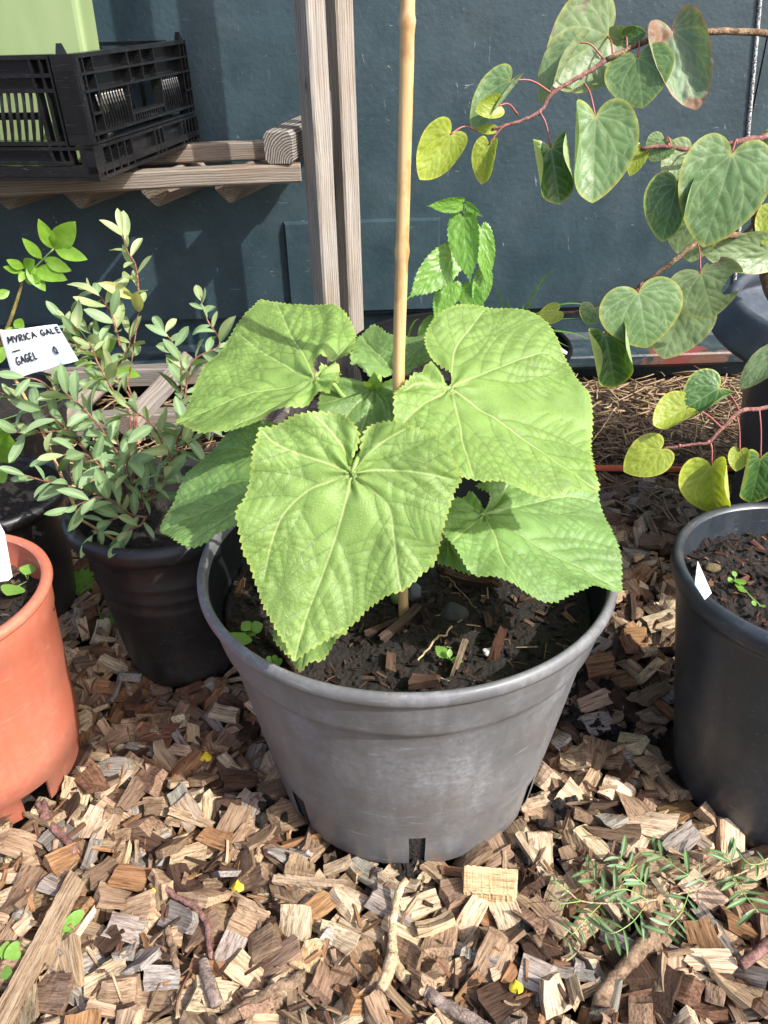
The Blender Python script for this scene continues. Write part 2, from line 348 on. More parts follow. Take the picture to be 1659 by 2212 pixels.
# ================================================================== folding crate on the rack
M['crate'] = plastic('black_crate_plastic', (.007,.007,.008), (.24,.26,.28), .05, .24, .16, 1.6, .6)
A = atz(217, 392, .6); B0 = np.array([-.413, 2.03, .624])
eu = unit(B0 - A); U = np.linalg.norm(B0 - A)
ev = unit(np.cross([0, 0, 1.], eu)); ew = np.cross(eu, ev); H = .205; VV = .52
CM = Matrix(((eu[0],ev[0],ew[0],A[0]),(eu[1],ev[1],ew[1],A[1]),(eu[2],ev[2],ew[2],A[2]),(0,0,0,1)))
crate = thing('folding_crate', 'black ribbed folding plastic crate standing on the wooden rack', 'crate', tuple(A))
def cb(mb, u0, u1, v0, v1, w0, w1): mb.box((u0*U, v0, w0*H), (u1*U, v1, w1*H))
def side_panel(u0, flip=False):
    b = MB(); T = .024
    def box(a, bb, d0, d1, w0, w1):   # d: depth below the outer face
        if flip: b.box((a*U, VV-d1, w0*H), (bb*U, VV-d0, w1*H))
        else: b.box((a*U, d0, w0*H), (bb*U, d1, w1*H))
    for w0, w1 in ((.965,1),(.835,.855),(.70,.72),(.36,.385),(.295,.315)): box(.02,.98,0,T,w0,w1)
    for u in (.02,.055,.125,.905,.945,.975): box(u,u+.008,0.001,T,.315,.965)
    for u in (.40,.515,.635): box(u,u+.007,.001,T,.72,.965)
    box(.02,.13,T-.004,T,.3,.97); box(.905,.98,T-.004,T,.3,.97); box(.13,.905,T-.004,T,.70,.96); box(.13,.345,T-.003,T-.001,.33,.50); box(.69,.905,T-.003,T-.001,.33,.50)
    box(.36,.37,0.001,T,.385,.70); box(.665,.675,0.001,T,.385,.70)
    box(.37,.665,.0015,T,.44,.465); box(.37,.665,T-.004,T-.0005,.385,.44)
    for k in range(13): box(.385+k*.021,.393+k*.021,.004,T-.004,.388,.437)
    for s0, s1, nn in ((.14,.345,10),(.69,.87,9)):
        for k in range(nn):
            u = s0 + (s1-s0)*k/(nn-1); zz = np.linspace(.385,.70,9)
            pts = [((u + .018*math.sin((z-.385)/.315*math.pi*1.0+2.6))*U, (VV-.012 if flip else .010) - .006*math.sin((z-.385)/.315*math.pi), z*H) for z in zz]
            b.tube(pts, [.0021], 5, False)
    for w0, w1 in ((.52,.54),): box(.055,.125,0.001,T,w0,w1); box(.905,.975,0.001,T,w0,w1)
    return b
side_panel(0).build('side_panel', M['crate'], crate, False, mw=CM)
b = MB()   # base tray: framed cells round the bottom
for w0, w1 in ((0,.03),(.06,.12),(.255,.285)): b.box((.0, .001, w0*H), (U, .02, w1*H)); b.box((.001, .0, w0*H+.0002), (.02, VV, w1*H-.0002))
for u in (.0,.03,.06,.12,.18,.24,.30,.52,.56,.60,.80,.84,.875,.91,.95,.985): b.box((u*U, .0005, .031*H), (u*U+.005, .0195, .28*H))
b.box((.3*U, .012, .1*H), (.52*U, .0185, .26*H)); b.box((.6*U, .012, .1*H), (.8*U, .0185, .26*H)); b.box((.02*U, .016, .03*H), (.985*U, .019, .12*H))
b.box((.0006, .0006, .0315*H), (.012, VV, .11*H)); b.box((.0007, .0006, .1*H), (.03, .03, .29*H))
b.box((.021, .021, .002), (U-.02, VV-.02, .010)); b.box((.021, VV-.02, .002), (U, VV, .28*H)); b.box((U-.02, .021, .002), (U-.0005, VV-.021, .28*H))
b.build('base', M['crate'], crate, False, mw=CM)
b = MB(); b.box((.0, .001, .30*H), (.016, .046, 1.0*H))
for k in range(28): w0 = .40 + k*.0175; b.box((-.0012, .004, w0*H), (.0001, .044, (w0+.009)*H))
b.box((.004, .0, .30*H), (.016, .0009, .998*H)); b.build('corner_post', M['crate'], crate, False, mw=CM)
b = MB()
for w0, w1 in ((.965,1),(.83,.86),(.715,.745),(.295,.33),(.135,.165)): b.box((.001, .05, w0*H), (.022, VV, w1*H))
for v in (.0495,.066,.086): b.box((.0015, v, .14*H), (.0225, v+.0045, .999*H))
b.box((.018, .052, .745*H), (.0215, VV, .964*H)); b.box((.018, .055, .166*H), (.0212, VV, .294*H))
b.box((.01, .09, .50*H), (.0135, VV, .56*H))
v = .096
while v < VV: b.tube([(.009 - .005*math.sin(t*math.pi), v + .016*t*t - .006, (.33 + .39*(1-t))*H) for t in np.linspace(0, 1, 9)], [.0040, .0030, .0042, .0030], 6, False); v += .0150
b.build('front_panel', M['crate'], crate, False, mw=CM)
b = side_panel(0, True)
for w0, w1 in ((.965,1),(.7,.73),(.3,.33)): b.box((U-.022, .05, w0*H), (U-.001, VV-.03, w1*H))
for k in range(14): b.box((U-.014, .06+k*.03, .33*H), (U-.01, .068+k*.03, .7*H))
b.build('far_panel', M['crate'], crate, False, mw=CM)
for k, (u, vv) in enumerate(((.03, .03), (.93, .004))):
    b = MB(); b.add([(u*U, vv, .99*H), (u*U+.02, vv, .99*H), (u*U+.02, vv+.012, .99*H), (u*U, vv+.012, .99*H), (u*U+.006, vv+.002, 1.075*H), (u*U+.011, vv+.002, 1.075*H), (u*U+.011, vv+.010, 1.075*H), (u*U+.006, vv+.010, 1.075*H)],
          [(0,3,2,1),(4,5,6,7),(0,1,5,4),(1,2,6,5),(2,3,7,6),(3,0,4,7)]); b.build('stacking_lug', M['crate'], crate, False, mw=CM)
# pale green box standing in the crate
gbm = NT('pale_green_plastic'); oc = gbm.coord()
gc = gbm.mix(gbm.ramp(gbm.noise(gbm.mapp(oc, (2, 2, .5)), 9, 4), [(.3, 0.), (.7, 1.)]), (.205,.285,.125), (.26,.33,.155))
gbm.done(gc, .4, gbm.bump(gbm.noise(oc, 30, 3), .08, .002))
gx = aty(216, 50, 1.785)[0]
gb = thing('plastic_box', 'tall pale green plastic box standing inside the black crate', 'box', (gx - .15, 1.735, .6))
b = MB(); r = .012; hw = .15; hd = .05
ringp = []
for cx_, cy_, a0 in ((hw-r, hd-r, 0), (-hw+r, hd-r, 90), (-hw+r, -hd+r, 180), (hw-r, -hd+r, 270)):
    for t in (0, 30, 60, 90): ringp.append((cx_ + r*math.cos(R(a0+t)), cy_ + r*math.sin(R(a0+t))))
nr = len(ringp); zz = (.618, .622, .8, 1.05, 1.055, 1.055, .64)
scl = (.90, .92, .96, 1, 1.0, .975, .9)
b.add([(gx-.15+x*s, 1.735+y*s, z) for z, s in zip(zz, scl) for x, y in ringp], [(i*nr+k, i*nr+(k+1) % nr, (i+1)*nr+(k+1) % nr, (i+1)*nr+k) for i in range(6) for k in range(nr)] + [tuple(range(nr))[::-1], tuple(6*nr+k for k in range(nr))])
b.build('box_body', gbm.m, gb, False)
b = MB(); b.add([(gx-.15+x*s, 1.735+y*s, z) for z, s in ((1.03, 1.03), (1.052, 1.04), (1.06, 1.03), (1.06, .99)) for x, y in ringp], [(i*nr+k, i*nr+(k+1) % nr, (i+1)*nr+(k+1) % nr, (i+1)*nr+k) for i in range(3) for k in range(nr)])
b.build('rim', gbm.m, gb, True)

# ================================================================== pots
M['pot_grey'] = plastic('grey_nursery_plastic', (.092,.094,.098), (.33,.335,.355), .85, .42, .45, 1.0, .5, .75)
M['pot_black'] = plastic('black_nursery_plastic', (.009,.0095,.011), (.15,.145,.14), .17, .42, .35, 1.2, .5, .35)
M['pot_blue'] = plastic('blue_black_plastic', (.016,.022,.030), (.20,.22,.24), .3, .34, .4, 1.0, .55, .4)
M['pot_orange'] = plastic('orange_plastic', (.47,.125,.07), (.60,.30,.22), .6, .42, .5, .8, .45, .6)
RIM_Z = dict(large_pot=.300, shrub_pot=.2365, orange_pot=.268, black_pot=.272, large_tub=.374, sapling_pot=.257, ash_pot=.225, small_black_pot=.1995)
def pot(name, label, c, prof_out, mat, wall_t=.003, seg=160, notches=None, inner_mat=None, lean=None):
    """prof_out: (r, z) from the ground up to the top of the lip, then the inside follows wall_t further in"""
    t = thing(name, label, 'plant pot', (c[0], c[1], 0))
    lip = max(range(len(prof_out)), key=lambda i: prof_out[i][1])
    inner = [(r - wall_t, z) for r, z in prof_out[:lip] if z < prof_out[lip][1] - .03][::-1]
    top = prof_out[lip]
    prof = list(prof_out) + inner
    def skip(i, zm, a):
        if not notches: return False
        for na, nw, nh in notches:
            if abs((a - na + math.pi) % (2*math.pi) - math.pi) < nw and zm < nh: return True
        return False
    vs, fs = lathe(prof, seg, skip)
    vs = vs + np.array([c[0], c[1], 0])
    if lean: vs[:, :2] += np.clip(vs[:, 2:3], 0, 1) * np.array(lean)      # the pot leans a little
    up = [min(prof[i // seg][1] for i in f) >= RIM_Z[name] - 1e-6 for f in fs]
    rf = [f for f, k in zip(fs, up) if k]; fs = [f for f, k in zip(fs, up) if not k]
    def part(n_, ff):
        used = sorted({i for f in ff for i in f}); ix = {i: k for k, i in enumerate(used)}
        return mesh_obj(n_, vs[used], [tuple(ix[i] for i in f) for f in ff], mat, t)
    part('rim', rf); o = part('pot_body', fs)
    if inner_mat:                                     # dark inside: unfaded plastic, with the leaves' shade put into its colour
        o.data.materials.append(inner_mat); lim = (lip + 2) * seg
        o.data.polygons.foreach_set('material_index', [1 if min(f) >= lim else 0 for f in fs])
    return t
def lipped(r, z, out, h, n=7):       # a rolled lip ending on the inside edge
    return [(r + out*math.sin(a)*1.0, z - h*(1 - math.cos(a))/2 * 0 - h/2 + h/2*-math.cos(a)) for a in np.linspace(0, math.pi, n)]
# big grey pot
CB = (.0238, .7181)
big = [(.168, -.006), (.169, .0), (.1735, .03), (.1745, .037), (.1765, .0532), (.182, .08), (.1955, .16), (.2085, .24), (.2100, .250), (.2165, .256), (.2180, .262), (.2235, .29), (.2250, .300)] + [(.2262, .3035), (.2300, .305), (.2315, .309), (.2315, .313), (.2300, .317), (.2270, .3195), (.2240, .319), (.2220, .316), (.2205, .305)]
def deg(d): return R(d)
_q = atz(647, 1748, .03); NA1 = math.atan2(_q[1]-CB[1], _q[0]-CB[0]); _q = atz(1152, 1722, .03); NA2 = math.atan2(_q[1]-CB[1], _q[0]-CB[0])
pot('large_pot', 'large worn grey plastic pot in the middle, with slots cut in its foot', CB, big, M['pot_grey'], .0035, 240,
    [(deg(-89.0), .056, .053), (NA1, .056, .053), (NA2, .056, .053), (deg(120), .05, .053), (deg(40), .05, .053)], NT('unfaded_shaded_plastic').done((.008,.009,.010), .45, None, .3))  # near-black inner wall, leaf shade painted in
# black pot with the shrub
CL = (-.310, .937)
lp = [(.088, -.006), (.090, 0), (.093, .02), (.0935, .022), (.1075, .140), (.109, .145), (.108, .148), (.1105, .163), (.1120, .168), (.1105, .171), (.1130, .186), (.1145, .191), (.113, .194), (.1175, .232), (.122, .238)] + [(.128, .237), (.1335, .241), (.1365, .248), (.1365, .257), (.1330, .264), (.1270, .2665), (.121, .2640), (.1165, .258)]
pot('shrub_pot', 'black round pot with a rolled rim and ring grooves, holding the bushy shrub', CL, lp, M['pot_black'], .003, 160)
# orange pot
CO = (-.523, .706)
op = [(.106, -.006), (.108, .0), (.1105, .032), (.1145, .035), (.1165, .07), (.1265, .232), (.1285, .236), (.131, .268)] + [(.1335, .270), (.1355, .2735), (.1345, .2785), (.131, .281), (.125, .2805), (.1225, .277)]
pot('orange_pot', 'terracotta orange plastic pot with notched foot at the left edge', CO, op, M['pot_orange'], .003, 160,
    [(deg(-38), .16, .033), (deg(-95), .16, .033)])
# right black pot
CR = (.4755, .6895)
rp = [(.121, -.006), (.124, .0), (.127, .03), (.1435, .262), (.1445, .268), (.1470, .272)] + [(.1500, .276), (.1515, .284), (.1505, .293), (.1470, .299), (.1415, .2995), (.1380, .295)]
pot('black_pot', 'plain black plastic pot at the right edge with seedlings in its soil', (.492, .662), rp, M['pot_blue'], .0035, 160, lean=(-.055, .093))
# large tub at the far right
CT = (.917, 1.132)
tb = [(.275, -.006), (.278, 0), (.32, .36), (.335, .375)] + [(.384, .395), (.389, .400), (.389, .407), (.384, .415), (.372, .436), (.364, .447), (.357, .452), (.351, .450), (.347, .44)]
M['pot_tub'] = plastic('blue_grey_plastic', (.045,.056,.075), (.24,.27,.31), .5, .32, .3, 1.0, .55)
pot('large_tub', 'big blue black tub with a broad sloping collar behind the right pot', CT, tb, M['pot_tub'], .004, 200)
# pot behind the big plant
CMID = (.168, 1.56)
mp = [(.17, -.006), (.172, 0), (.176, .03), (.215, .235), (.221, .242), (.226, .258)] + [(.229, .262), (.2305, .267), (.2285, .272), (.224, .2735), (.2205, .27)]
pot('sapling_pot', 'black pot in the shade behind the big leaves, holding the thin sapling', CMID, mp, NT('deep_black_plastic').done((.005,.005,.006), .7, None, .12), .003, 160)
# two black pots at the back left
CN1 = (-.80, 1.36)
n1 = [(.15, -.006), (.152, 0), (.185, .20), (.188, .206), (.192, .226)] + [(.196, .229), (.198, .234), (.196, .240), (.191, .242), (.187, .238)]
pot('ash_pot', 'dull black pot behind the white label, holding the bright ash seedling', CN1, n1, M['pot_black'], .003, 120)
CN2 = (-.62, 1.06)
n2 = [(.082, -.006), (.084, 0), (.105, .19), (.107, .196), (.112, .20)] + [(.118, .202), (.1215, .208), (.1205, .216), (.116, .221), (.110, .221), (.106, .217)]
pot('small_black_pot', 'small black pot with curved rim at the left edge above the orange pot', CN2, n2, M['pot_black'], .003, 120)

# ================================================================== potting soil
sm = NT('potting_soil'); oc = sm.coord()
s1 = sm.noise(oc, 60, 8, .75); s2 = sm.vor(oc, 210); s3 = sm.noise(oc, 320, 3, .7)
cc = sm.ramp(s1, [(.3, (.005,.004,.003)), (.6, (.018,.013,.010)), (.85, (.055,.04,.028))])
cc = sm.mix(sm.ramp(s3, [(.68, 0.), (.78, .7)]), cc, (.16,.11,.075))
cc = sm.mix(sm.ramp(sm.vor(oc, 75), [(.035, 1.), (.055, 0.)]), cc, (.35,.30,.25))
M['soil'] = sm.done(cc, .95, sm.bump(sm.math('ADD', s1, sm.math('MULTIPLY', s2, .7)), .9, .006))
def soil(label, c, z, r, rb=None, amp=.008, dome=0):
    nr_, na_ = 46, 150; vs = []; fs = []
    for i in range(nr_ + 1):
        rr = r * i / nr_
        for k in range(na_):
            a = 2*math.pi*k/na_; x, y = rr*math.cos(a), rr*math.sin(a)
            h = noise.fractal((x*22, y*22, c[0]*9), 1.0, 2.0, 5) * amp + amp*.6*noise.noise((x*75, y*75, 5)) + dome*(1 - (rr/r)**2)
            vs.append((c[0]+x, c[1]+y, z + h))
    for i in range(nr_):
        for k in range(na_):
            k2 = (k+1) % na_; fs.append((i*na_+k, (i+1)*na_+k, (i+1)*na_+k2, i*na_+k2))
    if rb:
        base = len(vs)
        for k in range(na_):
            a = 2*math.pi*k/na_; q = rb + .003*noise.noise((k*.9, 1, 1)); vs.append((c[0]+q*math.cos(a), c[1]+q*math.sin(a), .002))
        for k in range(na_):
            k2 = (k+1) % na_; fs.append((nr_*na_+k, base+k, base+k2, nr_*na_+k2))
    return tag(mesh_obj('potting_soil', vs, fs, M['soil']), label, 'soil', kind='stuff')
soil('dark crumbly potting soil filling the large grey pot', CB, .258, .2085, .166)
soil('dark soil in the shrub pot', CL, .215, .114)
soil('dark soil inside the orange pot', CO, .233, .1228)
soil('dark crumbly soil with bark inside the right black pot', CR, .262, .1385, None, .010, .008)
soil('shaded soil in the large tub at the far right', CT, .33, .31)
soil('soil in the pot behind the big leaves', CMID, .225, .21)
soil('soil in the ash seedling pot', CN1, .205, .18)
soil('soil in the small black pot', CN2, .19, .10)

# ================================================================== wood chip mulch
def srgb(*c): return np.array([((x/255)/12.92 if x/255 <= .04045 else (((x/255)+.055)/1.055)**2.4) for x in c])
cm = NT('wood_chip'); gl = cm.attr('gl', 'Vector'); ti = cm.attr('tint', 'Color')
fib = cm.noise(cm.mapp(gl, (22, 400, 400)), 1, 4, .75); blot = cm.noise(cm.mapp(gl, (40, 70, 70)), 1, 4, .6); ringn = cm.noise(cm.mapp(gl, (9, 120, 120)), 1, 2, .5)
c = cm.mix(1, cm.mix(1, ti, (.85,.85,.87), 'MULTIPLY'), cm.ramp(fib, [(.32, (.21,.165,.13)), (.46, (.76,.72,.68)), (.58, (1.08,1.07,1.05)), (.74, (1.32,1.31,1.29))]), 'MULTIPLY')
c = cm.mix(cm.math('MULTIPLY', cm.ramp(blot, [(.5, 0.), (.72, 1.)]), .55), c, cm.mix(1, c, (.50,.42,.36), 'MULTIPLY'))
c = cm.mix(cm.math('MULTIPLY', cm.ramp(ringn, [(.55, 0.), (.7, 1.)]), .35), c, cm.mix(1, c, (.6,.42,.28), 'MULTIPLY'))
M['chip'] = cm.done(c, .85, cm.bump(cm.math('ADD', fib, cm.math('MULTIPLY', ringn, .5)), .75, .0022), .25)
PAL = [('pale straw', srgb(204,184,152), .22), ('light tan', srgb(180,155,124), .25), ('silvery', srgb(156,149,140), .12), ('greyish brown', srgb(146,122,98), .25),
       ('orange brown', srgb(152,114,78), .06), ('reddish brown', srgb(122,90,68), .05), ('dark brown', srgb(82,62,48), .05)]
NXC, NYC = 5, 4
def chip_mesh(L, W, T, g):
    u = np.linspace(-.5, .5, NXC)[:, None] * np.ones(NYC); v = np.linspace(-.5, .5, NYC)[None, :] * np.ones((NXC, 1))
    sh = g.normal(0, .11); tap = g.normal(0, .08); cur = g.normal(0, .05); tw = g.normal(0, .10); ob = g.normal(0, .55)
    x = u * L + sh * v * W; y = v * W * (1 + tap * u * 2)
    ej = g.normal(0, .035, (2, NYC)) * L; x[0] += ej[0]; x[-1] += ej[1]
    y += g.normal(0, .022, (NXC, NYC)) * W
    ridge = g.normal(0, .16, NYC)[None, :] * np.ones((NXC, 1)) + g.normal(0, .05, (NXC, NYC))
    base = cur * L * (4*u*u - .5) + tw * W * u * v * 4
    wedge = 1 + g.normal(0, .2) * 2 * v + g.normal(0, .14) * 2 * u
    zt = base + T/2 * np.clip(wedge, .25, 1.8) * (1 + ridge * .8); zb_ = base - T/2 * np.clip(wedge, .25, 1.8)
    xo = ob * T * np.sign(u) * (np.abs(u) > .4)
    top = np.stack([x + xo * .5, y, zt], -1).reshape(-1, 3); bot = np.stack([x - xo * .5, y * (1 - abs(g.normal(0, .06))), zb_], -1).reshape(-1, 3)
    return np.vstack([top, bot])
_f = []
def _id(i, j, b=0): return b * NXC * NYC + i * NYC + j
for i in range(NXC-1):
    for j in range(NYC-1):
        _f.append((_id(i,j), _id(i+1,j), _id(i+1,j+1), _id(i,j+1))); _f.append((_id(i,j,1), _id(i,j+1,1), _id(i+1,j+1,1), _id(i+1,j,1)))
for i in range(NXC-1):
    _f.append((_id(i,0), _id(i,0,1), _id(i+1,0,1), _id(i+1,0))); _f.append((_id(i+1,NYC-1), _id(i+1,NYC-1,1), _id(i,NYC-1,1), _id(i,NYC-1)))
for j in range(NYC-1):
    _f.append((_id(0,j+1), _id(0,j+1,1), _id(0,j,1), _id(0,j))); _f.append((_id(NXC-1,j), _id(NXC-1,j,1), _id(NXC-1,j+1,1), _id(NXC-1,j+1)))
CHF = np.array(_f)
FEET = [(CB, .166), (CL, .088), (CO, .104), (CR, .122), (CT, .27), (CMID, .168), (CN1, .15), (CN2, .08)]
BODY = [(CB, .17, .235, .32), (CL, .09, .135, .265), (CO, .108, .135, .28), (CR, .128, .15, .3), (CT, .28, .38, .45)]
def hidden(p):
    for t in np.linspace(.02, .8, 40):
        q = p + (EYE - p) * t
        for (c, r0, r1, h) in BODY:
            if q[2] < h and math.hypot(q[0]-c[0], q[1]-c[1]) < r0 + (r1-r0)*q[2]/h: return True
    return False
CELL = .005; X0, Y0 = -1.3, .2; HM = np.full((520, 380), -.030)
def hm(x, y):
    return HM[min(max(int((x-X0)/CELL), 0), 519), min(max(int((y-Y0)/CELL), 0), 379)]
chips = []
def scatter(n, small=False):
    for _ in range(n):
        y = .24 + (1.5 - .24) * rng.random() ** 1.25; hw_ = .56 * (y*.857 + .42) + .04; x = rng.uniform(-hw_, hw_)
        if any(math.hypot(x-c[0], y-c[1]) < r + .006 for c, r in FEET): continue
        if math.hypot((x-.30)/.075, (y-.86)/.16) < 1 and rng.random() < .8: continue
        k = rng.random()
        if small: L, W, T = rng.uniform(.010, .032), rng.uniform(.002, .006), rng.uniform(.0012, .003)
        elif k < .70: L, W, T = rng.uniform(.030, .050), rng.uniform(.020, .036), rng.uniform(.005, .013)
        elif k < .88: L, W, T = rng.uniform(.034, .060), rng.uniform(.009, .017), rng.uniform(.004, .009)
        else: L, W, T = rng.uniform(.014, .026), rng.uniform(.010, .020), rng.uniform(.003, .008)
        yaw = rng.uniform(0, math.pi); ca, sa = math.cos(yaw), math.sin(yaw)
        dl, dw = L*.42, W*.42
        h = {}
        for a in (-1, 0, 1):
            for b_ in (-1, 0, 1): h[a, b_] = hm(x + ca*a*dl - sa*b_*dw, y + sa*a*dl + ca*b_*dw)
        mx = max(h.values())
        sx_ = np.clip((h[1,0] - h[-1,0] + .5*(h[1,1]-h[-1,1]+h[1,-1]-h[-1,-1])/1) / (2*dl) / 2, -.7, .7) + rng.normal(0, .09)
        sy_ = np.clip((h[0,1] - h[0,-1] + .5*(h[1,1]-h[1,-1]+h[-1,1]-h[-1,-1])/1) / (2*dw) / 2, -.7, .7) + rng.normal(0, .12)
        z = np.mean(list(h.values())) * .55 + mx * .45 + T * .42
        lim = .009 if y < .62 else .004
        if math.hypot(x-CB[0], y-CB[1]) < .215: lim = -.004
        if small: lim += .003
        if z > lim: continue
        ex = unit([ca, sa, sx_]); ez = unit(np.cross(ex, [-sa, ca, sy_])); ey = np.cross(ez, ex)
        for a in np.arange(-1, 1.01, .25):
            for b_ in np.arange(-1, 1.01, .34):
                px, py = x + ca*a*L/2 - sa*b_*W/2, y + sa*a*L/2 + ca*b_*W/2
                i, j = int((px-X0)/CELL), int((py-Y0)/CELL)
                if 0 <= i < 520 and 0 <= j < 380: HM[i, j] = max(HM[i, j], z + a*sx_*L/2 + b_*sy_*W/2 + T*.4)
        pi_ = rng.choice(len(PAL), p=[p[2] for p in PAL])
        if small: pi_ = rng.choice([1, 3, 4, 5, 6])
        if y > .72 and rng.random() < .35: pi_ = rng.choice([3, 3, 4, 5, 6])
        chips.append((np.array([x, y, z]), np.stack([ex, ey, ez]), L, W, T, pi_, small))
scatter(6500); scatter(2600, True); scatter(4200); scatter(1100, True)
vis = []
for k, (p, Rm, L, W, T, pi_, sm_) in enumerate(chips):
    d = p - EYE; zc = d @ _fw; sx_ = CX + F_PX*(d @ _rt)/zc; sy_ = CY + F_PX*(d @ _dn)/zc
    if sm_ or not (-20 < sx_ < 1680 and sy_ < 2240): continue
    up = (p[2] + T*.4) - hm(p[0], p[1])
    if up < -.003: continue
    area = L * W * abs(unit(d) @ Rm[2]) / zc**2
    vis.append((area, k))
vis.sort(reverse=True); single = []
for a, k in vis:
    if len(single) >= 290: break
    if not hidden(chips[k][0]): single.append(k)
single = set(single)
def chip_data(k):
    p, Rm, L, W, T, pi_, sm_ = chips[k]; g = np.random.default_rng(1000 + k)
    v = chip_mesh(L, W, T, g); return v, p, Rm, (PAL[pi_][1]*.93 + PAL[pi_][1].mean()*.07) * np.exp(g.normal(0, .16)) * np.exp(g.normal(0, .02, 3)), g.uniform(-3, 3, 3)
def zone(p):
    x, y = p[0], p[1]
    if y < .43: return 'along the bottom edge ' + ('at the left' if x < -.14 else 'at the right' if x > .14 else 'in the middle')
    if x < -.30: return 'beside the foot of the orange pot'
    if x < -.13: return 'between orange and grey pots' if y > .55 else 'left of the grey pot'
    if x < .19 and y < .60: return 'in front of the large grey pot'
    if x > .19: return 'between grey and right black pots' if y > .56 else 'around the creeping vetch'
    return 'close to the grey pot'
for k in sorted(single):
    v, p, Rm, tint, off = chip_data(k); L, W, T, pi_ = chips[k][2:6]
    mw = Matrix(((*Rm[:, 0], p[0]), (*Rm[:, 1], p[1]), (*Rm[:, 2], p[2]), (0, 0, 0, 1)))
    o = mesh_obj('wood_chip', v, CHF, M['chip'], None, False, mw=mw)
    attr(o, 'gl', v + off, 'FLOAT_VECTOR'); attr(o, 'tint', np.tile(np.r_[tint, 1], (len(v), 1)), 'FLOAT_COLOR')
    shape = ('long narrow' if L/W > 2.4 else 'broad' if W > .025 else 'small' if L < .03 else 'oblong') + (' thick' if T > .0095 else '')
    steep = ' tilted' if Rm[2][2] < .82 else ''
    tag(o, '%s %s wood chip%s %s' % (PAL[pi_][0], shape, steep, zone(p)), 'wood chip', 'wood chips covering the ground')
VV_, FF_, GL_, TI_ = [], [], [], []; n0 = 0
for k in range(len(chips)):
    if k in single: continue
    v, p, Rm, tint, off = chip_data(k)
    VV_.append(v @ Rm + p); FF_.append(CHF + n0); GL_.append(v + off); TI_.append(np.tile(np.r_[tint, 1], (len(v), 1))); n0 += len(v)
o = mesh_obj('wood_chips', np.concatenate(VV_), np.concatenate(FF_), M['chip'], None, False)
attr(o, 'gl', np.concatenate(GL_), 'FLOAT_VECTOR'); attr(o, 'tint', np.concatenate(TI_), 'FLOAT_COLOR')
tag(o, 'the mass of smaller brown wood chips and splinters mulching the ground', 'wood chips', 'wood chips covering the ground', 'stuff')
def bits(label, c, z, r, n, pal, seed, smax=.03, dome=0, thin=0):
    g = np.random.default_rng(seed); V_, F_, G_, T_ = [], [], [], []; q = 0
    for _ in range(n):
        rr = r * math.sqrt(g.random()); a = g.uniform(0, 6.28); L = g.uniform(.006, smax) * (1 if g.random() < .2 else .5); W = L * g.uniform(.15, .5); T = L * g.uniform(.06, .25)
        if thin: L = g.uniform(.006, smax); W = thin; T = thin*.7
        v = chip_mesh(L, W, T, g); yaw = g.uniform(0, 6.28); ex = unit([math.cos(yaw), math.sin(yaw), g.normal(0, .25)]); ez = unit(np.cross(ex, [-math.sin(yaw), math.cos(yaw), g.normal(0, .35)])); ey = np.cross(ez, ex)
        x, y = rr*math.cos(a), rr*math.sin(a)
        h = noise.fractal((x*22, y*22, c[0]*9), 1.0, 2.0, 5) * .008 + .0048*noise.noise((x*75, y*75, 5)) + dome*(1-(rr/r)**2)
        V_.append(v @ np.stack([ex, ey, ez]) + [c[0]+x, c[1]+y, z + h + .002]); F_.append(CHF + q); G_.append(v + g.uniform(-3, 3, 3))
        T_.append(np.tile(np.r_[pal[g.integers(len(pal))] * math.exp(g.normal(0, .3)), 1], (len(v), 1))); q += len(v)
    o = mesh_obj('bark_bits', np.concatenate(V_), np.concatenate(F_), M['chip'], None, False)
    attr(o, 'gl', np.concatenate(G_), 'FLOAT_VECTOR'); attr(o, 'tint', np.concatenate(T_), 'FLOAT_COLOR')
    tag(o, label, 'bark bits', kind='stuff')
DK = [srgb(56,44,36), srgb(84,66,54), srgb(44,35,30), srgb(112,90,72), srgb(50,40,34), srgb(38,31,27)]
bits('small dark bark bits strewn over the soil of the large grey pot', CB, .258, .20, 560, DK, 5, .028)
bits('pale root fibres and straw specks on the soil of the large grey pot', CB, .260, .20, 120, [srgb(120,96,72), srgb(96,74,56), srgb(180,160,132)], 15, .026, 0, .0011)
bits('reddish bark bits in the soil of the right black pot', CR, .262, .132, 420, [srgb(84,56,44), srgb(56,40,33), srgb(112,84,66), srgb(42,32,27), srgb(42,32,27)], 6, .02, .008)
bits('bark bits in the soil of the orange pot', CO, .233, .118, 260, DK, 8, .03)
# crumbled dark clods between the pots
cl_v, cl_f, q = [], [], 0
g = np.random.default_rng(3)
ico = [(0,0,1),(.894,0,.447),(.276,.851,.447),(-.724,.526,.447),(-.724,-.526,.447),(.276,-.851,.447),(.724,.526,-.447),(-.276,.851,-.447),(-.894,0,-.447),(-.276,-.851,-.447),(.724,-.526,-.447),(0,0,-1)]
icf = [(0,1,2),(0,2,3),(0,3,4),(0,4,5),(0,5,1),(1,6,2),(2,7,3),(3,8,4),(4,9,5),(5,10,1),(6,7,2),(7,8,3),(8,9,4),(9,10,5),(10,6,1),(11,7,6),(11,8,7),(11,9,8),(11,10,9),(11,6,10)]
def clods(cx_, cy_, sx_, sy_, n, z0, rmax):
    global q
    for _ in range(n):
        x, y = cx_ + g.normal(0, sx_), cy_ + g.normal(0, sy_); s = rmax * g.random()**2.2 + .0012
        v = np.array(ico) * (1 + g.normal(0, .22, (12, 1))) * s * [1, 1, .75]
        cl_v.append(v + [x, y, z0 + s*.4 + g.uniform(0, .004)]); cl_f.extend([tuple(i + q for i in f) for f in icf]); q += 12
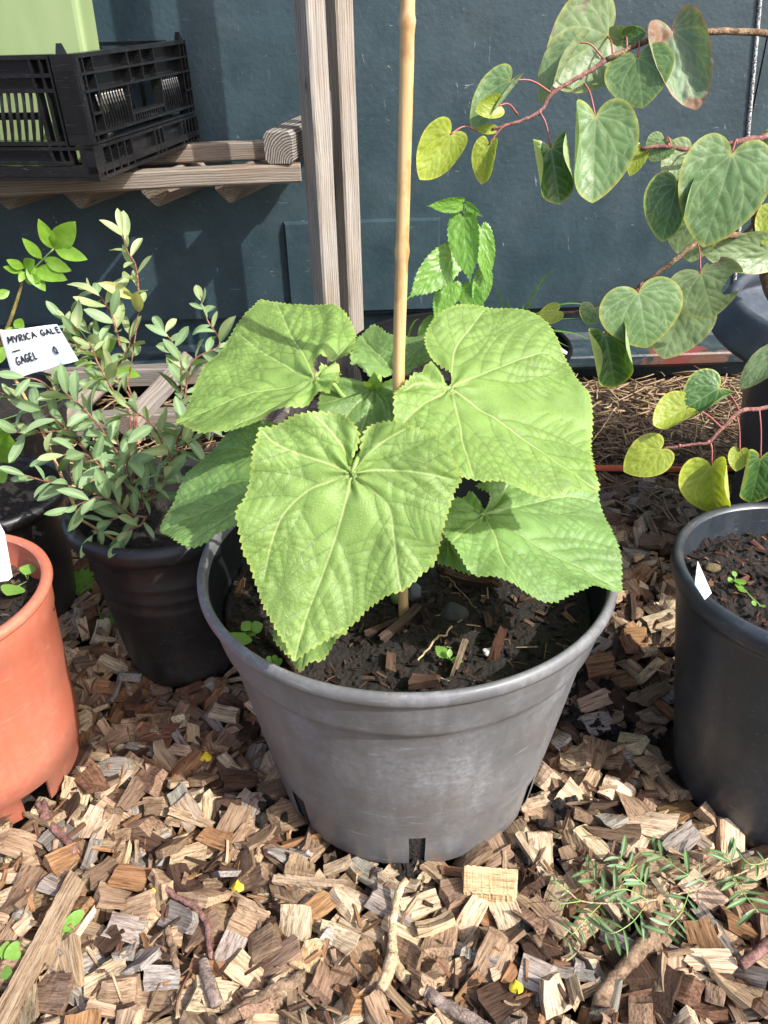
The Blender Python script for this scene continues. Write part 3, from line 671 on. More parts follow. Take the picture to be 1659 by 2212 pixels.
for cc_, z_, r_ in ((CB, .258, .198), (CR, .264, .130), (CO, .233, .115)):
    for _ in range(900 if r_ > .15 else 420):
        a_ = g.uniform(0, 6.28); q_ = r_*math.sqrt(g.random()); s = .0045*g.random()**2.5 + .0008; x_, y_ = q_*math.cos(a_), q_*math.sin(a_)
        h_ = noise.fractal((x_*22, y_*22, cc_[0]*9), 1.0, 2.0, 5)*.008 + .0048*noise.noise((x_*75, y_*75, 5))
        cl_v.append(np.array(ico)*(1 + g.normal(0, .22, (12, 1)))*s + [cc_[0]+x_, cc_[1]+y_, z_ + h_ + s*.3]); cl_f.extend([tuple(i + q for i in f) for f in icf]); q += 12
mesh_pot = (cl_v, cl_f); cl_v, cl_f, q = [], [], 0
tag(mesh_obj('soil_crumbs', np.concatenate(mesh_pot[0]), mesh_pot[1], M['soil'], None, False), 'fine dark soil crumbs lying on the potting soil in the pots', 'soil crumbs', kind='stuff')
clods(.30, .86, .045, .10, 1300, -.022, .009); clods(.215, .60, .012, .02, 60, -.006, .010)
e = atz(900, 1885, 0); clods(e[0], e[1] + .01, .010, .014, 90, -.006, .006); clods(-.155, .62, .01, .015, 40, -.006, .007)
tag(mesh_obj('soil_clods', np.concatenate(cl_v), cl_f, M['soil'], None, False), 'dark crumbled soil clods spilled between the grey pot and the right pot', 'soil clods', kind='stuff')
# straw at the back
stm = NT('straw'); stm.done(stm.mix(stm.noise(stm.coord(), 45, 4), (.10,.055,.025), (.46,.33,.19)), .6, stm.bump(stm.noise(stm.coord(), 300, 2), .3, .001), .4)
b = MB(); g = np.random.default_rng(4)
for k in range(2300):
    if k < 1400: x, y = g.uniform(.18, 1.05), g.uniform(1.28, 2.03)
    else: x, y = g.uniform(-.95, -.05), g.uniform(1.1, 2.0)
    if any(math.hypot(x-c[0], y-c[1]) < r + .01 for c, r in FEET): continue
    L = g.uniform(.025, .11); a = g.uniform(0, math.pi); s = g.normal(0, .10); z = -.012 + .02*g.random()
    d = np.array([math.cos(a), math.sin(a), s]) * L / 2; p = np.array([x, y, z + abs(s)*L/2]); k_ = g.normal(0, .004, 3)
    b.tube([p - d, p + k_, p + d], [g.uniform(.0008, .0024)], 5)
tag(b.build('straw_mulch', stm.m, None), 'loose dry straw strewn on the ground before the steel wall', 'straw', kind='stuff')

# ================================================================== sticks, hose and other loose things on the mulch
def bark_mat(name, a, b_, sc=90):
    n = NT(name); oc = n.coord(); f = n.noise(oc, sc*3.2, 6, .75, .6); f2 = n.noise(oc, sc*.7, 4, .65); cr = n.vor(n.mix(.02, oc, n.noise(oc, 90, 2, out=1)), sc*1.6, 'DISTANCE_TO_EDGE')
    c = n.mix(n.ramp(f2, [(.48, 0.), (.62, .75)]), n.ramp(f, [(.36, a), (.62, b_)]), tuple(min(1, x*1.45 + .02) for x in b_))
    c = n.mix(n.ramp(cr, [(0, .3), (.07, 0.)]), c, tuple(x*.45 for x in a))
    return n.done(c, .85, n.bump(n.math('ADD', f, n.ramp(cr, [(0, 0.), (.2, .15)])), .9, .004), .25)
M['twig'] = bark_mat('grey_bark', (.10,.07,.06), (.32,.25,.21)); M['twig_red'] = bark_mat('reddish_bark', (.10,.045,.04), (.26,.14,.12))
M['twig_pale'] = bark_mat('peeled_wood', (.32,.22,.12), (.62,.48,.30), 60); M['twig_brown'] = bark_mat('brown_bark', (.09,.055,.035), (.28,.19,.12), 70)
def stick(name, label, px, z, rad, mat, cat='twig', group=None, extra=()):
    rad = [q_*.8 for q_ in rad]
    P = spline([atz(x, y, z if np.isscalar(z) else z[i]) for i, (x, y) in enumerate(px)], 12)
    P = P + np.array([[noise.noise((i*.22, k_*9.0, px[0][0]))*.0022 for k_ in range(3)] for i in range(len(P))])
    b = MB(); v, f = tube(P, rad, 10); cen_ = np.repeat(P, 10, 0); v = cen_ + (v - cen_) * (1 + np.array([.22*noise.noise(Vector(q_)*130) + .16*noise.noise(Vector(q_)*420) for q_ in v]))[:, None]; b.add(v, f)
    for ex in extra:
        b.tube(spline([atz(x, y, z if np.isscalar(z) else z[0]) for x, y in ex[0]], 5), ex[1], 8)
    return tag(b.build(name, M[mat]), label, cat, group)
stick('twig', 'smooth red brown twig with a grey stub, poking out under the orange pot', [(82, 1735), (95, 1760), (118, 1790), (150, 1822), (162, 1842)], .012, [.0045, .0058, .0055, .0045], 'twig_red', extra=[([(95, 1770), (97, 1745), (95, 1730)], [.006, .003])])
stick('twig', 'bent purplish twig lying on the chips left of centre', [(335, 1900), (380, 1935), (425, 1965), (445, 1995), (452, 2045), (458, 2066)], .016, [.0034, .0038, .0042, .0034], 'twig_red')
stick('twig', 'peeled pale forked branch standing out before the grey pot, its lower half barked', [(880, 1900), (862, 1925), (850, 1985), (848, 2035), (850, 2075), (880, 2115), (935, 2150)], [.03, .028, .022, .018, .016, .014, .012], [.0045, .0052, .005, .0062, .0075, .007, .0065], 'twig_pale', extra=[([(848, 2065), (835, 2110), (822, 2135)], [.007, .005])])
stick('twig', 'smooth grey stick running diagonally to the bottom edge', [(918, 2138), (960, 2170), (1020, 2205), (1060, 2232)], .014, [.007, .008, .008], 'twig')
stick('twig', 'rough knobbly barked branch piece with a broken cut end under the vetch', [(1412, 1990), (1405, 2025), (1375, 2060), (1345, 2095), (1310, 2135), (1298, 2172)], .016, [.007, .0105, .0095, .0075, .0105], 'twig_brown', extra=[([(1400, 2030), (1425, 2045)], [.009, .006])])
stick('twig', 'flaking brown stick along the bottom edge left of centre', [(470, 2215), (540, 2175), (590, 2140), (660, 2108)], .012, [.008, .009, .008], 'twig_brown')
stick('twig', 'thick grey barked twig stub upright among chips near the bottom edge', [(438, 2075), (450, 2120), (468, 2170)], .018, [.0065, .0075, .0075], 'twig')
stick('twig', 'thin reddish branch cut by the right edge above the bottom corner', [(1600, 2085), (1635, 2060), (1670, 2030)], .02, [.006, .008], 'twig_red')
stick('twig', 'thin dark stick standing between chips left of the stub', [(362, 2005), (372, 2050), (382, 2090)], .017, [.004, .0045, .004], 'twig_brown')
stick('twig', 'short pale fallen straw stem lying under the curled leaf by the steel wall', [(1262, 975), (1300, 925), (1330, 880)], .012, [.002], 'twig_pale', 'straw stem')
def plank(name, label, a, bb, wd, th, z, tint, cat):
    p0, p1 = atz(*a, z), atz(*bb, z); L = np.linalg.norm(p1-p0); ex = (p1-p0)/L; ez = np.array([.08, -.10, 1.]); ey = unit(np.cross(ez, ex)); ez = np.cross(ex, ey)
    n = 26; vs = []; fs = []; g_ = np.random.default_rng(9)
    for i in range(n+1):
        x = L*i/n; wv = g_.normal(0, .0005, 4)
        for k, (yy, zz_) in enumerate(((-wd/2, -th/2), (wd/2, -th/2), (wd/2, th/2), (-wd/2, th/2))):
            e = g_.normal(0, .003) if i in (0, n) else 0
            vs.append((x + e, yy + wv[k], zz_ + wv[k]*.5))
    for i in range(n):
        for k in range(4): fs.append((i*4+k, i*4+(k+1) % 4, (i+1)*4+(k+1) % 4, (i+1)*4+k))
    fs += [(3,2,1,0), (n*4, n*4+1, n*4+2, n*4+3)]
    mw = Matrix(((ex[0],ey[0],ez[0],p0[0]),(ex[1],ey[1],ez[1],p0[1]),(ex[2],ey[2],ez[2],p0[2]),(0,0,0,1)))
    o = mesh_obj(name, vs, fs, M['chip'], None, False, mw=mw); vs = np.array(vs)
    attr(o, 'gl', vs + rng.uniform(-2, 2, 3), 'FLOAT_VECTOR'); attr(o, 'tint', np.tile(np.r_[tint, 1], (len(vs), 1)), 'FLOAT_COLOR')
    return tag(o, label, cat)
plank('wood_strip', 'long flat grey wood strip slanting up from the bottom left corner', (-20, 2250), (168, 1893), .021, .006, .020, srgb(168,148,122), 'wood strip')
plank('wood_sliver', 'long thin grey wood sliver lying crosswise before the grey pot', (588, 1898), (742, 1912), .010, .005, .018, srgb(176,156,132), 'wood sliver')
plank('wood_block', 'large pale squared wood chip, biggest of all, right below the front slot', (1000, 1905), (1110, 1915), .030, .016, .018, srgb(222,192,148), 'wood block')
# hose
hm_ = NT('garden_hose'); oc = hm_.coord(); sx3 = hm_.new("ShaderNodeSeparateXYZ"); hm_.l(hm_.attr('hoseuv', 'Vector'), sx3.inputs[0])
hm_.done(hm_.ramp(sx3.outputs[0], [(0, (.60,.10,.02)), (.16, (.60,.10,.02)), (.165, (.02,.022,.025)), (.335, (.02,.022,.025)), (.34, (.60,.10,.02)), (.5, (.60,.10,.02)), (.66, (.02,.022,.025)), (.84, (.60,.10,.02))], 'CONSTANT'), .45, hm_.bump(hm_.noise(oc, 600, 2), .4, .001))
h0, h1 = atz(1150, 1016, .016), atz(1640, 1014, .016)
P = np.array([h0 + (h1-h0)*t + [0, .004*math.sin(t*7), 0] for t in np.linspace(0, 1, 40)]); hv, hf = tube(P, [.0095], 24)
o = tag(mesh_obj('garden_hose', hv, hf, hm_.m), 'black and orange striped garden hose lying across the ground behind the pots', 'hose')
ang = []
for i in range(len(P)):
    for k in range(24):
        d_ = hv[i*24+k] - P[i]; a_ = math.atan2(d_[2], -d_[1]); ang.append((((a_ + 2.05) / (2*math.pi)) % 1.0, 0, 0))
attr(o, 'hoseuv', ang, 'FLOAT_VECTOR')

# ================================================================== leaves
def inside(poly, pts):
    poly = np.asarray(poly); x, y = pts[:, 0], pts[:, 1]
    if len(pts) < 200:
        a = poly; b = np.roll(poly, -1, 0)
        cond = (a[:, 1][None] > y[:, None]) != (b[:, 1][None] > y[:, None])
        xin = (b[:, 0]-a[:, 0])[None] * (y[:, None] - a[:, 1][None]) / ((b[:, 1]-a[:, 1])[None] + 1e-15) + a[:, 0][None]
        return (np.sum(cond & (x[:, None] < xin), axis=1) % 2) == 1
    c = np.zeros(len(pts), bool); n = len(poly)
    for i in range(n):
        x1, y1 = poly[i]; x2, y2 = poly[(i+1) % n]
        cond = ((y1 > y) != (y2 > y)); xin = (x2-x1) * (y - y1) / (y2 - y1 + 1e-15) + x1
        c ^= cond & (x < xin)
    return c
def segdist(pts, A_, B_):
    """distance of every point to the nearest of many segments"""
    out = np.full(len(pts), 9.0)
    for a, b in zip(A_, B_):
        d = b - a; L2 = d @ d + 1e-15; t = np.clip(((pts - a) @ d) / L2, 0, 1)
        out = np.minimum(out, np.linalg.norm(pts - (a + t[:, None] * d), axis=1))
    return out
def polys_to_segs(pl):
    A_, B_ = [], []
    for p in pl: A_ += list(p[:-1]); B_ += list(p[1:])
    return A_, B_
def resample(P, s, closed=True):
    P = np.vstack([P, P[:1]]) if closed else np.asarray(P)
    d = np.r_[0, np.cumsum(np.linalg.norm(np.diff(P, axis=0), axis=1))]; n = max(3, int(d[-1] / s))
    t = np.linspace(0, d[-1], n + (1 if closed else 0))
    if closed: t = t[:-1]
    return np.c_[np.interp(t, d, P[:, 0]), np.interp(t, d, P[:, 1])]
def fill(poly, h, extra=None, sp=.0017, kq=.0005):
    """triangles covering a closed outline"""
    mn, mx = poly.min(0), poly.max(0); pts = []
    ys_ = np.arange(mn[1], mx[1], h * .866)
    for k, y in enumerate(ys_): pts.append(np.c_[np.arange(mn[0] + (k % 2) * h/2, mx[0], h), np.full(len(np.arange(mn[0] + (k % 2) * h/2, mx[0], h)), y)])
    pts = np.concatenate(pts); pts = pts[inside(poly, pts)]
    A_, B_ = poly, np.roll(poly, -1, 0)
    dd = np.full(len(pts), 9.0)
    for i in range(0, len(poly)): dd = np.minimum(dd, np.linalg.norm(pts - poly[i], axis=1))
    pts = pts[dd > h * .45]
    if extra is not None:
        ep = []
        for q, off in extra:
            q = resample(q, sp, False); t_ = np.gradient(q, axis=0); nn_ = np.c_[-t_[:, 1], t_[:, 0]]; nn_ /= np.linalg.norm(nn_, axis=1)[:, None] + 1e-12
            ep += [q, q + nn_*off, q - nn_*off]
        ep = np.concatenate(ep); ep = ep[inside(poly, ep)]
        de_ = np.full(len(ep), 9.0)
        for i in range(0, len(poly)): de_ = np.minimum(de_, np.linalg.norm(ep - poly[i], axis=1))
        ep = ep[de_ > h*.3]
        key = {}; 
        for e in ep: key[(round(e[0]/kq), round(e[1]/kq))] = e
        pts = np.vstack([pts, np.array(list(key.values()))])
    allp = [Vector((float(x), float(y))) for x, y in np.vstack([poly, pts])]; n = len(poly)
    r = geometry.delaunay_2d_cdt(allp, [(i, (i+1) % n) for i in range(n)], [], 1, 1e-7)
    return np.array([(v.x, v.y) for v in r[0]]), r[2]
def side_veins(pl, poly, step, ang, bend, sides=(1, -1), skip=.12, lmax=1.0, g=None):
    """secondary veins leaving a main vein, curving towards its tip, cut at the margin or another main vein"""
    out = []; L = np.r_[0, np.cumsum(np.linalg.norm(np.diff(pl, axis=0), axis=1))]; tot = L[-1]
    for sd in sides:
        s = tot * skip + (step * .45 if sd > 0 else 0)
        while s < tot * .93:
            p = np.array([np.interp(s, L, pl[:, 0]), np.interp(s, L, pl[:, 1])]); q = np.array([np.interp(s + tot*.03, L, pl[:, 0]), np.interp(s + tot*.03, L, pl[:, 1])])
            d = unit(q - p); a = ang * sd * g.uniform(.9, 1.1); path = [p]; dd = step * .16
            d = np.array([d[0]*math.cos(a) - d[1]*math.sin(a), d[0]*math.sin(a) + d[1]*math.cos(a)])
            for _ in range(int(lmax / dd)):
                p = p + d * dd; a = -bend * sd * dd; d = np.array([d[0]*math.cos(a) - d[1]*math.sin(a), d[0]*math.sin(a) + d[1]*math.cos(a)]); path.append(p)
                if len(path) % 3 == 0 and not inside(poly, p[None])[0]: break
            out.append(np.array(path)); s += step * g.uniform(.85, 1.15)
    return out
def clip_at(paths, mains, gap):
    A_, B_ = polys_to_segs(mains); res = []
    for p in paths:
        d = segdist(p, A_, B_); k = len(p)
        far = False
        for i in range(len(p)):
            if d[i] > gap * 1.6: far = True
            if far and d[i] < gap * .6: k = i + 1; break
        if k > 3: res.append(p[:k])
    return res
def big_leaf(root, outline, mains, J, T, K, yJ, yT, yK, mat, seed, tooth=.0062, h=.0024, cup=(0, 0), name='leaf', label=None, petiole=None, conv=None, droop=0., lift=None):
    conv = conv or (lambda p: p)
    O3, T3, K3 = aty(*conv(J), yJ), aty(*conv(T), yT), aty(*conv(K), yK)
    ey = unit(T3 - O3); ez = unit(np.cross(K3 - O3, ey)); 
    if ez @ (EYE - O3) < 0: ez = -ez
    ex = np.cross(ey, ez); g = np.random.default_rng(seed)
    def loc(p):
        d = ray(*conv(p)); t = ((O3 - EYE) @ ez) / (d @ ez); q = EYE + d*t - O3; return np.array([q @ ex, q @ ey])
    P = np.array([loc(p) for p in outline]); n = len(P)
    C = []                                                        # rounded outline
    for i in range(n):
        a, b_, c_, d_ = P[i-1], P[i], P[(i+1) % n], P[(i+2) % n]
        for t in np.linspace(0, 1, 6, endpoint=False): C.append(.5*((2*b_) + (-a+c_)*t + (2*a-5*b_+4*c_-d_)*t*t + (-a+3*b_-3*c_+d_)*t**3))
    C = resample(np.array(C), .0011)
    area2 = np.sum(C[:, 0]*np.roll(C[:, 1], -1) - np.roll(C[:, 0], -1)*C[:, 1])
    if area2 < 0: C = C[::-1]
    tg = np.roll(C, -2, 0) - np.roll(C, 2, 0); nrm = np.c_[tg[:, 1], -tg[:, 0]]; nrm /= np.linalg.norm(nrm, axis=1)[:, None] + 1e-12
    s = 0; offs = np.zeros(len(C)); k = 0; tip = unit([0, 1.]); fr = unit(loc(T))
    per = tooth
    while k < len(C):
        m_ = max(3, int(per * g.uniform(.8, 1.2) / .0011)); amp = tooth * .50 * g.uniform(.75, 1.2)
        for j in range(m_):
            if k + j < len(C): u = j / m_; offs[k+j] = amp * (u if True else 0)**1.0 if u < .78 else amp * .78 * (1-u)/.22 * 1.0
        k += m_
    # teeth lean towards the tip
    away = (tg @ fr) < 0
    o2 = offs.copy(); rev = offs[::-1]; offs = np.where(away, np.interp(np.arange(len(C)), np.arange(len(C)), rev), o2)
    dJ = np.linalg.norm(C, axis=1); offs *= np.clip((dJ - .008) / .02, 0, 1)
    C2 = C + nrm * (offs - tooth*.15)[:, None]
    ml = [spline(np.array([loc(p) for p in q]), 8) for q in mains]
    Lm = np.linalg.norm(loc(T)); step = Lm * .155
    sec = []
    for i, q in enumerate(ml):
        st = step * (1.0 if i == 0 else .95)
        sec += side_veins(q, C, st, R(48 if i == 0 else 44), 9.0, (1, -1), .26 if i == 0 else .22, .16, g)
    sec = clip_at(sec, ml, .006)
    ter = []
    for q in sec:
        if len(q) > 6: ter += side_veins(q, C, step * .42, R(60), 8.0, (1, -1), .25, .03, g)
    ter = clip_at(ter, ml + sec, .0035)
    pv, pf = fill(C2, h, [(q, .0013) for q in ml] + [(q, .0009) for q in sec] + [(q, .0007) for q in ter])
    dm = segdist(pv, *polys_to_segs(ml)); ds = segdist(pv, *polys_to_segs(sec)) if sec else np.full(len(pv), 9.)
    dt = segdist(pv, *polys_to_segs(ter)) if ter else np.full(len(pv), 9.)
    de = np.full(len(pv), 9.0); Cs = C2[::2]
    for i in range(0, len(Cs)): de = np.minimum(de, np.linalg.norm(pv - Cs[i], axis=1))
    rJ = np.linalg.norm(pv, axis=1)
    wm = .0011 * np.clip(1.15 - rJ / (Lm * 1.3), .35, 1.1)
    vein = np.exp(-(dm/(wm*.7))**2); net = np.maximum.reduce([np.exp(-(ds/.0008)**2), .72*np.exp(-(dt/.0007)**2), .45*np.exp(-((dm-wm*1.5)/.0009)**2)])
    dv = np.minimum(dm, ds)
    z = .0017*(1 - np.exp(-(dv/.0062)**2)) + .0009*(1 - np.exp(-(dt/.0026)**2)) - .0012*np.exp(-(dm/.003)**2)
    z *= np.clip(de / .006, .2, 1)
    x, y = pv[:, 0], pv[:, 1]
    z += cup[0]*np.abs(x) + cup[1]*x*x/.08 - droop * np.clip(y/Lm, 0, 1.2)**2 * Lm
    z += np.array([.0055*noise.noise((a*17, b_*17, seed*3.3)) + .0016*noise.noise((a*60, b_*60, seed*1.3)) for a, b_ in pv]) * np.clip(rJ/.03, 0, 1)
    z += .004 * np.sin(np.arctan2(x, y) * 9 + seed) * np.clip(1 - de/.03, 0, 1)
    if lift is not None: z += lift(x, y, Lm)
    mw = Matrix(((ex[0],ey[0],ez[0],O3[0]),(ex[1],ey[1],ez[1],O3[1]),(ex[2],ey[2],ez[2],O3[2]),(0,0,0,1)))
    fs = [f if (pv[f[1]]-pv[f[0]])[0]*(pv[f[2]]-pv[f[0]])[1] - (pv[f[1]]-pv[f[0]])[1]*(pv[f[2]]-pv[f[0]])[0] > 0 else f[::-1] for f in pf]
    o = mesh_obj(name, np.c_[pv, z], fs, mat, root, True, mw=mw)
    attr(o, 'vein', vein); attr(o, 'net', net); attr(o, 'edge', np.clip(1 - de/.0022, 0, 1))
    if label: o['label'] = label
    if petiole is not None:
        pts = spline([O3 + ez*.001, O3 - ey*.015 - ez*.008, (O3 - ey*.04 - ez*.02 + V(petiole)*1)/2 if False else (np.array(O3) + np.array(petiole))/2 - ez*.012, petiole], 6)
        mesh_obj('petiole', *tube(pts, [.0022, .0024, .003], 8), M['petiole'], o)
    return o
M['petiole'] = NT('green_petiole').done((.22,.34,.09), .5)
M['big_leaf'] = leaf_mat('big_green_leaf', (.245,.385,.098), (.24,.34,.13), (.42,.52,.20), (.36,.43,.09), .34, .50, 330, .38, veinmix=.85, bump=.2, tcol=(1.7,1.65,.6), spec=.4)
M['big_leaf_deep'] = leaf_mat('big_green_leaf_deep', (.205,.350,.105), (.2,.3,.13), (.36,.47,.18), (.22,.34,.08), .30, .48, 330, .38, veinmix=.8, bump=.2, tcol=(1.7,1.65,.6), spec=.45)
def r5(p): return (328.3 + .6354*p[0], 622.1 + .6354*p[1])
BP = (CB[0] - .012, CB[1] - .02, .262)
plant = thing('broadleaf_plant', 'young plant with huge heart shaped toothed green leaves in the large grey pot', 'plant', BP)
stem_top = aty(805, 838, .70); stem_pts = spline([BP, np.array(BP) + [-.008, 0, .07], aty(830, 1010, .69), aty(815, 900, .695), stem_top], 6)
mesh_obj('stem', *tube(stem_pts, [.006, .0055, .0045, .003], 10), M['petiole'], plant)
S = lambda t: stem_pts[int(t * (len(stem_pts) - 1))]
# front leaf
big_leaf(plant, [(688,612),(701,575),(710,530),(716,500),(740,465),(790,455),(850,460),(900,475),(950,495),(985,525),(1010,560),(1035,620),(1048,655),(1030,690),(1015,735),(1000,780),(985,830),(975,880),(960,935),(925,965),(890,1000),(850,1030),(810,1040),(770,1065),(730,1095),(700,1130),(660,1160),(620,1180),(590,1200),(540,1228),(485,1264),(460,1215),(430,1170),(410,1130),(385,1090),(365,1040),(350,1000),(335,950),(315,900),(310,850),(300,800),(293,765),(318,715),(335,660),(345,610),(350,560),(362,520),(370,478),(410,473),(450,456),(490,438),(530,428),(590,423),(640,433),(675,452),(697,478),(704,505),(698,545),(688,580),(679,612)],
    [[(681,632),(655,740),(620,860),(570,1000),(520,1130),(487,1258)], [(681,632),(600,662),(530,692),(450,770),(405,880),(380,985)], [(681,632),(590,595),(500,565),(420,530),(380,490)], [(681,632),(750,690),(806,748),(822,850),(835,960),(845,1025)], [(681,632),(760,620),(870,625),(960,640),(1030,655)], [(681,632),(660,560),(610,490),(560,440)], [(681,632),(725,575),(790,520),(860,480)]],
    (681,632), (485,1262), (1048,655), .565, .480, .560, M['big_leaf'], 1, petiole=S(.75), conv=r5, cup=(.10, .0), label='largest front leaf hanging towards the viewer, yellow green rim')
# right upper leaf
big_leaf(plant, [(1014,330),(1006,300),(985,272),(950,240),(932,208),(928,170),(938,138),(965,110),(1010,90),(1060,75),(1110,72),(1160,80),(1210,92),(1250,105),(1290,120),(1330,150),(1360,185),(1385,225),(1410,265),(1430,310),(1450,350),(1475,385),(1490,430),(1500,480),(1500,530),(1505,580),(1510,630),(1527,680),(1470,680),(1420,680),(1370,692),(1330,700),(1280,692),(1230,685),(1180,675),(1130,675),(1080,660),(1045,648),(1010,598),(955,530),(890,490),(835,462),(820,425),(816,385),(830,355),(850,330),(890,300),(938,270),(975,280),(995,303),(1003,330)],
    [(lambda *a: list(a))((1012,345),(1140,425),(1300,530),(1430,620),(1525,678)), [(1012,345),(1110,300),(1230,262),(1330,243),(1400,262)], [(1012,345),(1018,270),(1035,200),(1075,150),(1125,85)], [(1012,345),(1042,430),(1056,540),(1085,650)], [(1012,345),(930,390),(870,440),(838,470)], [(1012,345),(950,330),(890,325),(835,360)]],
    (1012,345), (1525,678), (1160,80), .660, .585, .79, M['big_leaf'], 2, petiole=S(.92), conv=r5, cup=(.06, 0), droop=.05, label='large leaf on the right of the cane with tree shadows on its edge')
# left upper leaf with a folded lobe
def ear(x, y, L): return np.clip(-(y - .004), 0, .03) * .9
big_leaf(plant, [(553,296),(556,255),(600,246),(652,252),(683,230),(693,195),(690,150),(660,105),(620,80),(570,73),(520,66),(470,64),(420,66),(375,70),(350,98),(320,118),(285,148),(250,178),(215,213),(180,260),(150,303),(120,348),(95,388),(66,422),(90,432),(110,450),(150,470),(220,468),(280,463),(330,456),(380,441),(430,433),(480,421),(520,406),(560,386),(600,358),(632,322),(642,290),(630,268),(605,262),(578,268),(565,290)],
    [[(555,312),(470,325),(340,348),(200,385),(72,421)], [(555,312),(520,240),(470,160),(430,75)], [(555,312),(450,262),(360,210),(300,165)], [(555,312),(470,370),(350,425),(250,462)], [(555,312),(600,325),(630,310)], [(555,312),(580,270),(640,225),(680,180)]],
    (555,312), (66,422), (470,66), .690, .665, .83, M['big_leaf'], 3, petiole=S(.95), conv=r5, cup=(.05, 0), droop=.10, label='broad leaf on the left of the cane pointing left')
# left lower leaf, in the shade of the upper one
big_leaf(plant, [(331,1126),(350,1090),(375,1060),(400,1020),(430,985),(460,960),(500,935),(545,912),(600,905),(645,915),(670,950),(660,985),(640,1000),(655,1030),(650,1070),(610,1085),(560,1098),(512,1118),(470,1140),(440,1163),(400,1177),(365,1156)],
    [[(640,1010),(528,1057),(430,1100),(336,1130)], [(640,1010),(560,975),(480,965),(430,990)], [(640,1010),(600,950),(560,915)], [(640,1010),(560,1070),(480,1115),(410,1165)]],
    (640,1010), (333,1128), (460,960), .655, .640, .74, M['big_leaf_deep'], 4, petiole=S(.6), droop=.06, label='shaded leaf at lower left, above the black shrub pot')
# right lower leaf
big_leaf(plant, [(1134,745),(1145,715),(1122,680),(1110,662),(1180,653),(1260,658),(1330,668),(1400,682),(1470,690),(1500,705),(1515,735),(1540,780),(1555,820),(1570,880),(1590,930),(1600,985),(1604,1020),(1575,1030),(1540,1022),(1500,1017),(1465,1037),(1430,1047),(1385,1062),(1350,1060),(1300,1047),(1250,1032),(1200,1012),(1160,992),(1115,977),(1090,962),(1060,937),(1025,902),(1000,862),(988,820),(988,780),(1010,738),(1045,716),(1085,703),(1112,712),(1126,735),(1126,757)],
    [[(1130,775),(1280,860),(1450,940),(1600,1019)], [(1130,775),(1250,742),(1390,722),(1500,735)], [(1130,775),(1180,720),(1210,665)], [(1130,775),(1168,860),(1190,930),(1250,1025)], [(1130,775),(1060,830),(1015,875)], [(1130,775),(1070,755),(1015,748)]],
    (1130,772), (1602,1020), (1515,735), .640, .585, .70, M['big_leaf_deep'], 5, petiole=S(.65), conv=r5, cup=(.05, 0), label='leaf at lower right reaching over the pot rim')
def rF(p): return ((850 + .27125*p[0]) / 1.1574, (720 + .27125*p[1]) / 1.1574)
big_leaf(plant, [(80,720),(110,640),(140,560),(160,450),(200,410),(290,385),(350,410),(420,470),(495,495),(590,485),(640,505),(780,505),(860,600),(880,700),(800,760),(700,790),(620,800),(540,806),(500,798),(440,830),(360,840),(290,880),(180,860),(110,810)],
    [[(500,785),(380,640),(270,500),(200,412)], [(500,785),(640,690),(760,600),(850,560)], [(500,785),(520,640),(540,500)], [(500,785),(330,740),(200,700),(100,690)], [(500,785),(680,760),(820,720)]],
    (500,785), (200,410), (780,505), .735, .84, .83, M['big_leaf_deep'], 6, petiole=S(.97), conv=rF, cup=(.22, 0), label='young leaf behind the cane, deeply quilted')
big_leaf(plant, [(570,385),(590,345),(620,325),(650,312),(700,310),(738,320),(752,328),(775,330),(835,318),(850,345),(840,390),(830,440),(800,490),(740,530),(690,530),(640,505),(590,460),(575,420)],
    [[(755,338),(740,400),(715,470),(700,525)], [(755,338),(680,365),(620,390),(580,400)], [(755,338),(800,390),(815,460)], [(755,338),(690,400),(640,470)]],
    (755,335), (700,528), (572,385), .700, .660, .700, M['big_leaf_deep'], 7, petiole=S(.9), conv=r5, cup=(.15, 0), label='small young leaf in the centre below the stem tip')
big_leaf(plant, [(408,1150),(415,1190),(440,1230),(470,1265),(515,1307),(545,1275),(580,1265),(605,1230),(640,1190),(665,1165),(640,1110),(590,1060),(545,1048),(530,1050),(470,1060),(430,1090)],
    [[(540,1062),(530,1150),(520,1240),(515,1303)], [(540,1062),(470,1130),(440,1200)], [(540,1062),(590,1130),(610,1190)]],
    (540,1060), (515,1306), (408,1150), .585, .530, .575, M['big_leaf'], 8, petiole=S(.25), conv=r5, label='low leaf showing its tip beneath the front leaf')
big_leaf(plant, [(1005,850),(985,860),(968,900),(970,932),(1000,947),(1050,960),(1092,972),(1085,930),(1045,880)],
    [[(1005,852),(1040,910),(1090,970)], [(1005,852),(990,910)], [(1005,852),(1050,890)]],
    (1005,852), (1092,971), (968,900), .665, .63, .655, M['big_leaf_deep'], 9, petiole=S(.3), conv=r5, label='small low leaf hidden behind the right lower leaf')
for k, (px, yy) in enumerate((((790, 828), .68), ((808, 812), .69), ((822, 828), .685))):
    p1 = aty(*px, yy); p0 = S(.97); d = p1 - p0
    vs = [p0, p0 + d*.5 + [.006, 0, .003], p1 + d*.25, p0 + d*.5 + [-.006, 0, .003]]
    mesh_obj('bud_leaf', *(lambda a, f: (a, f))(np.array(vs), [(0,1,2,3)]), M['big_leaf'], plant)
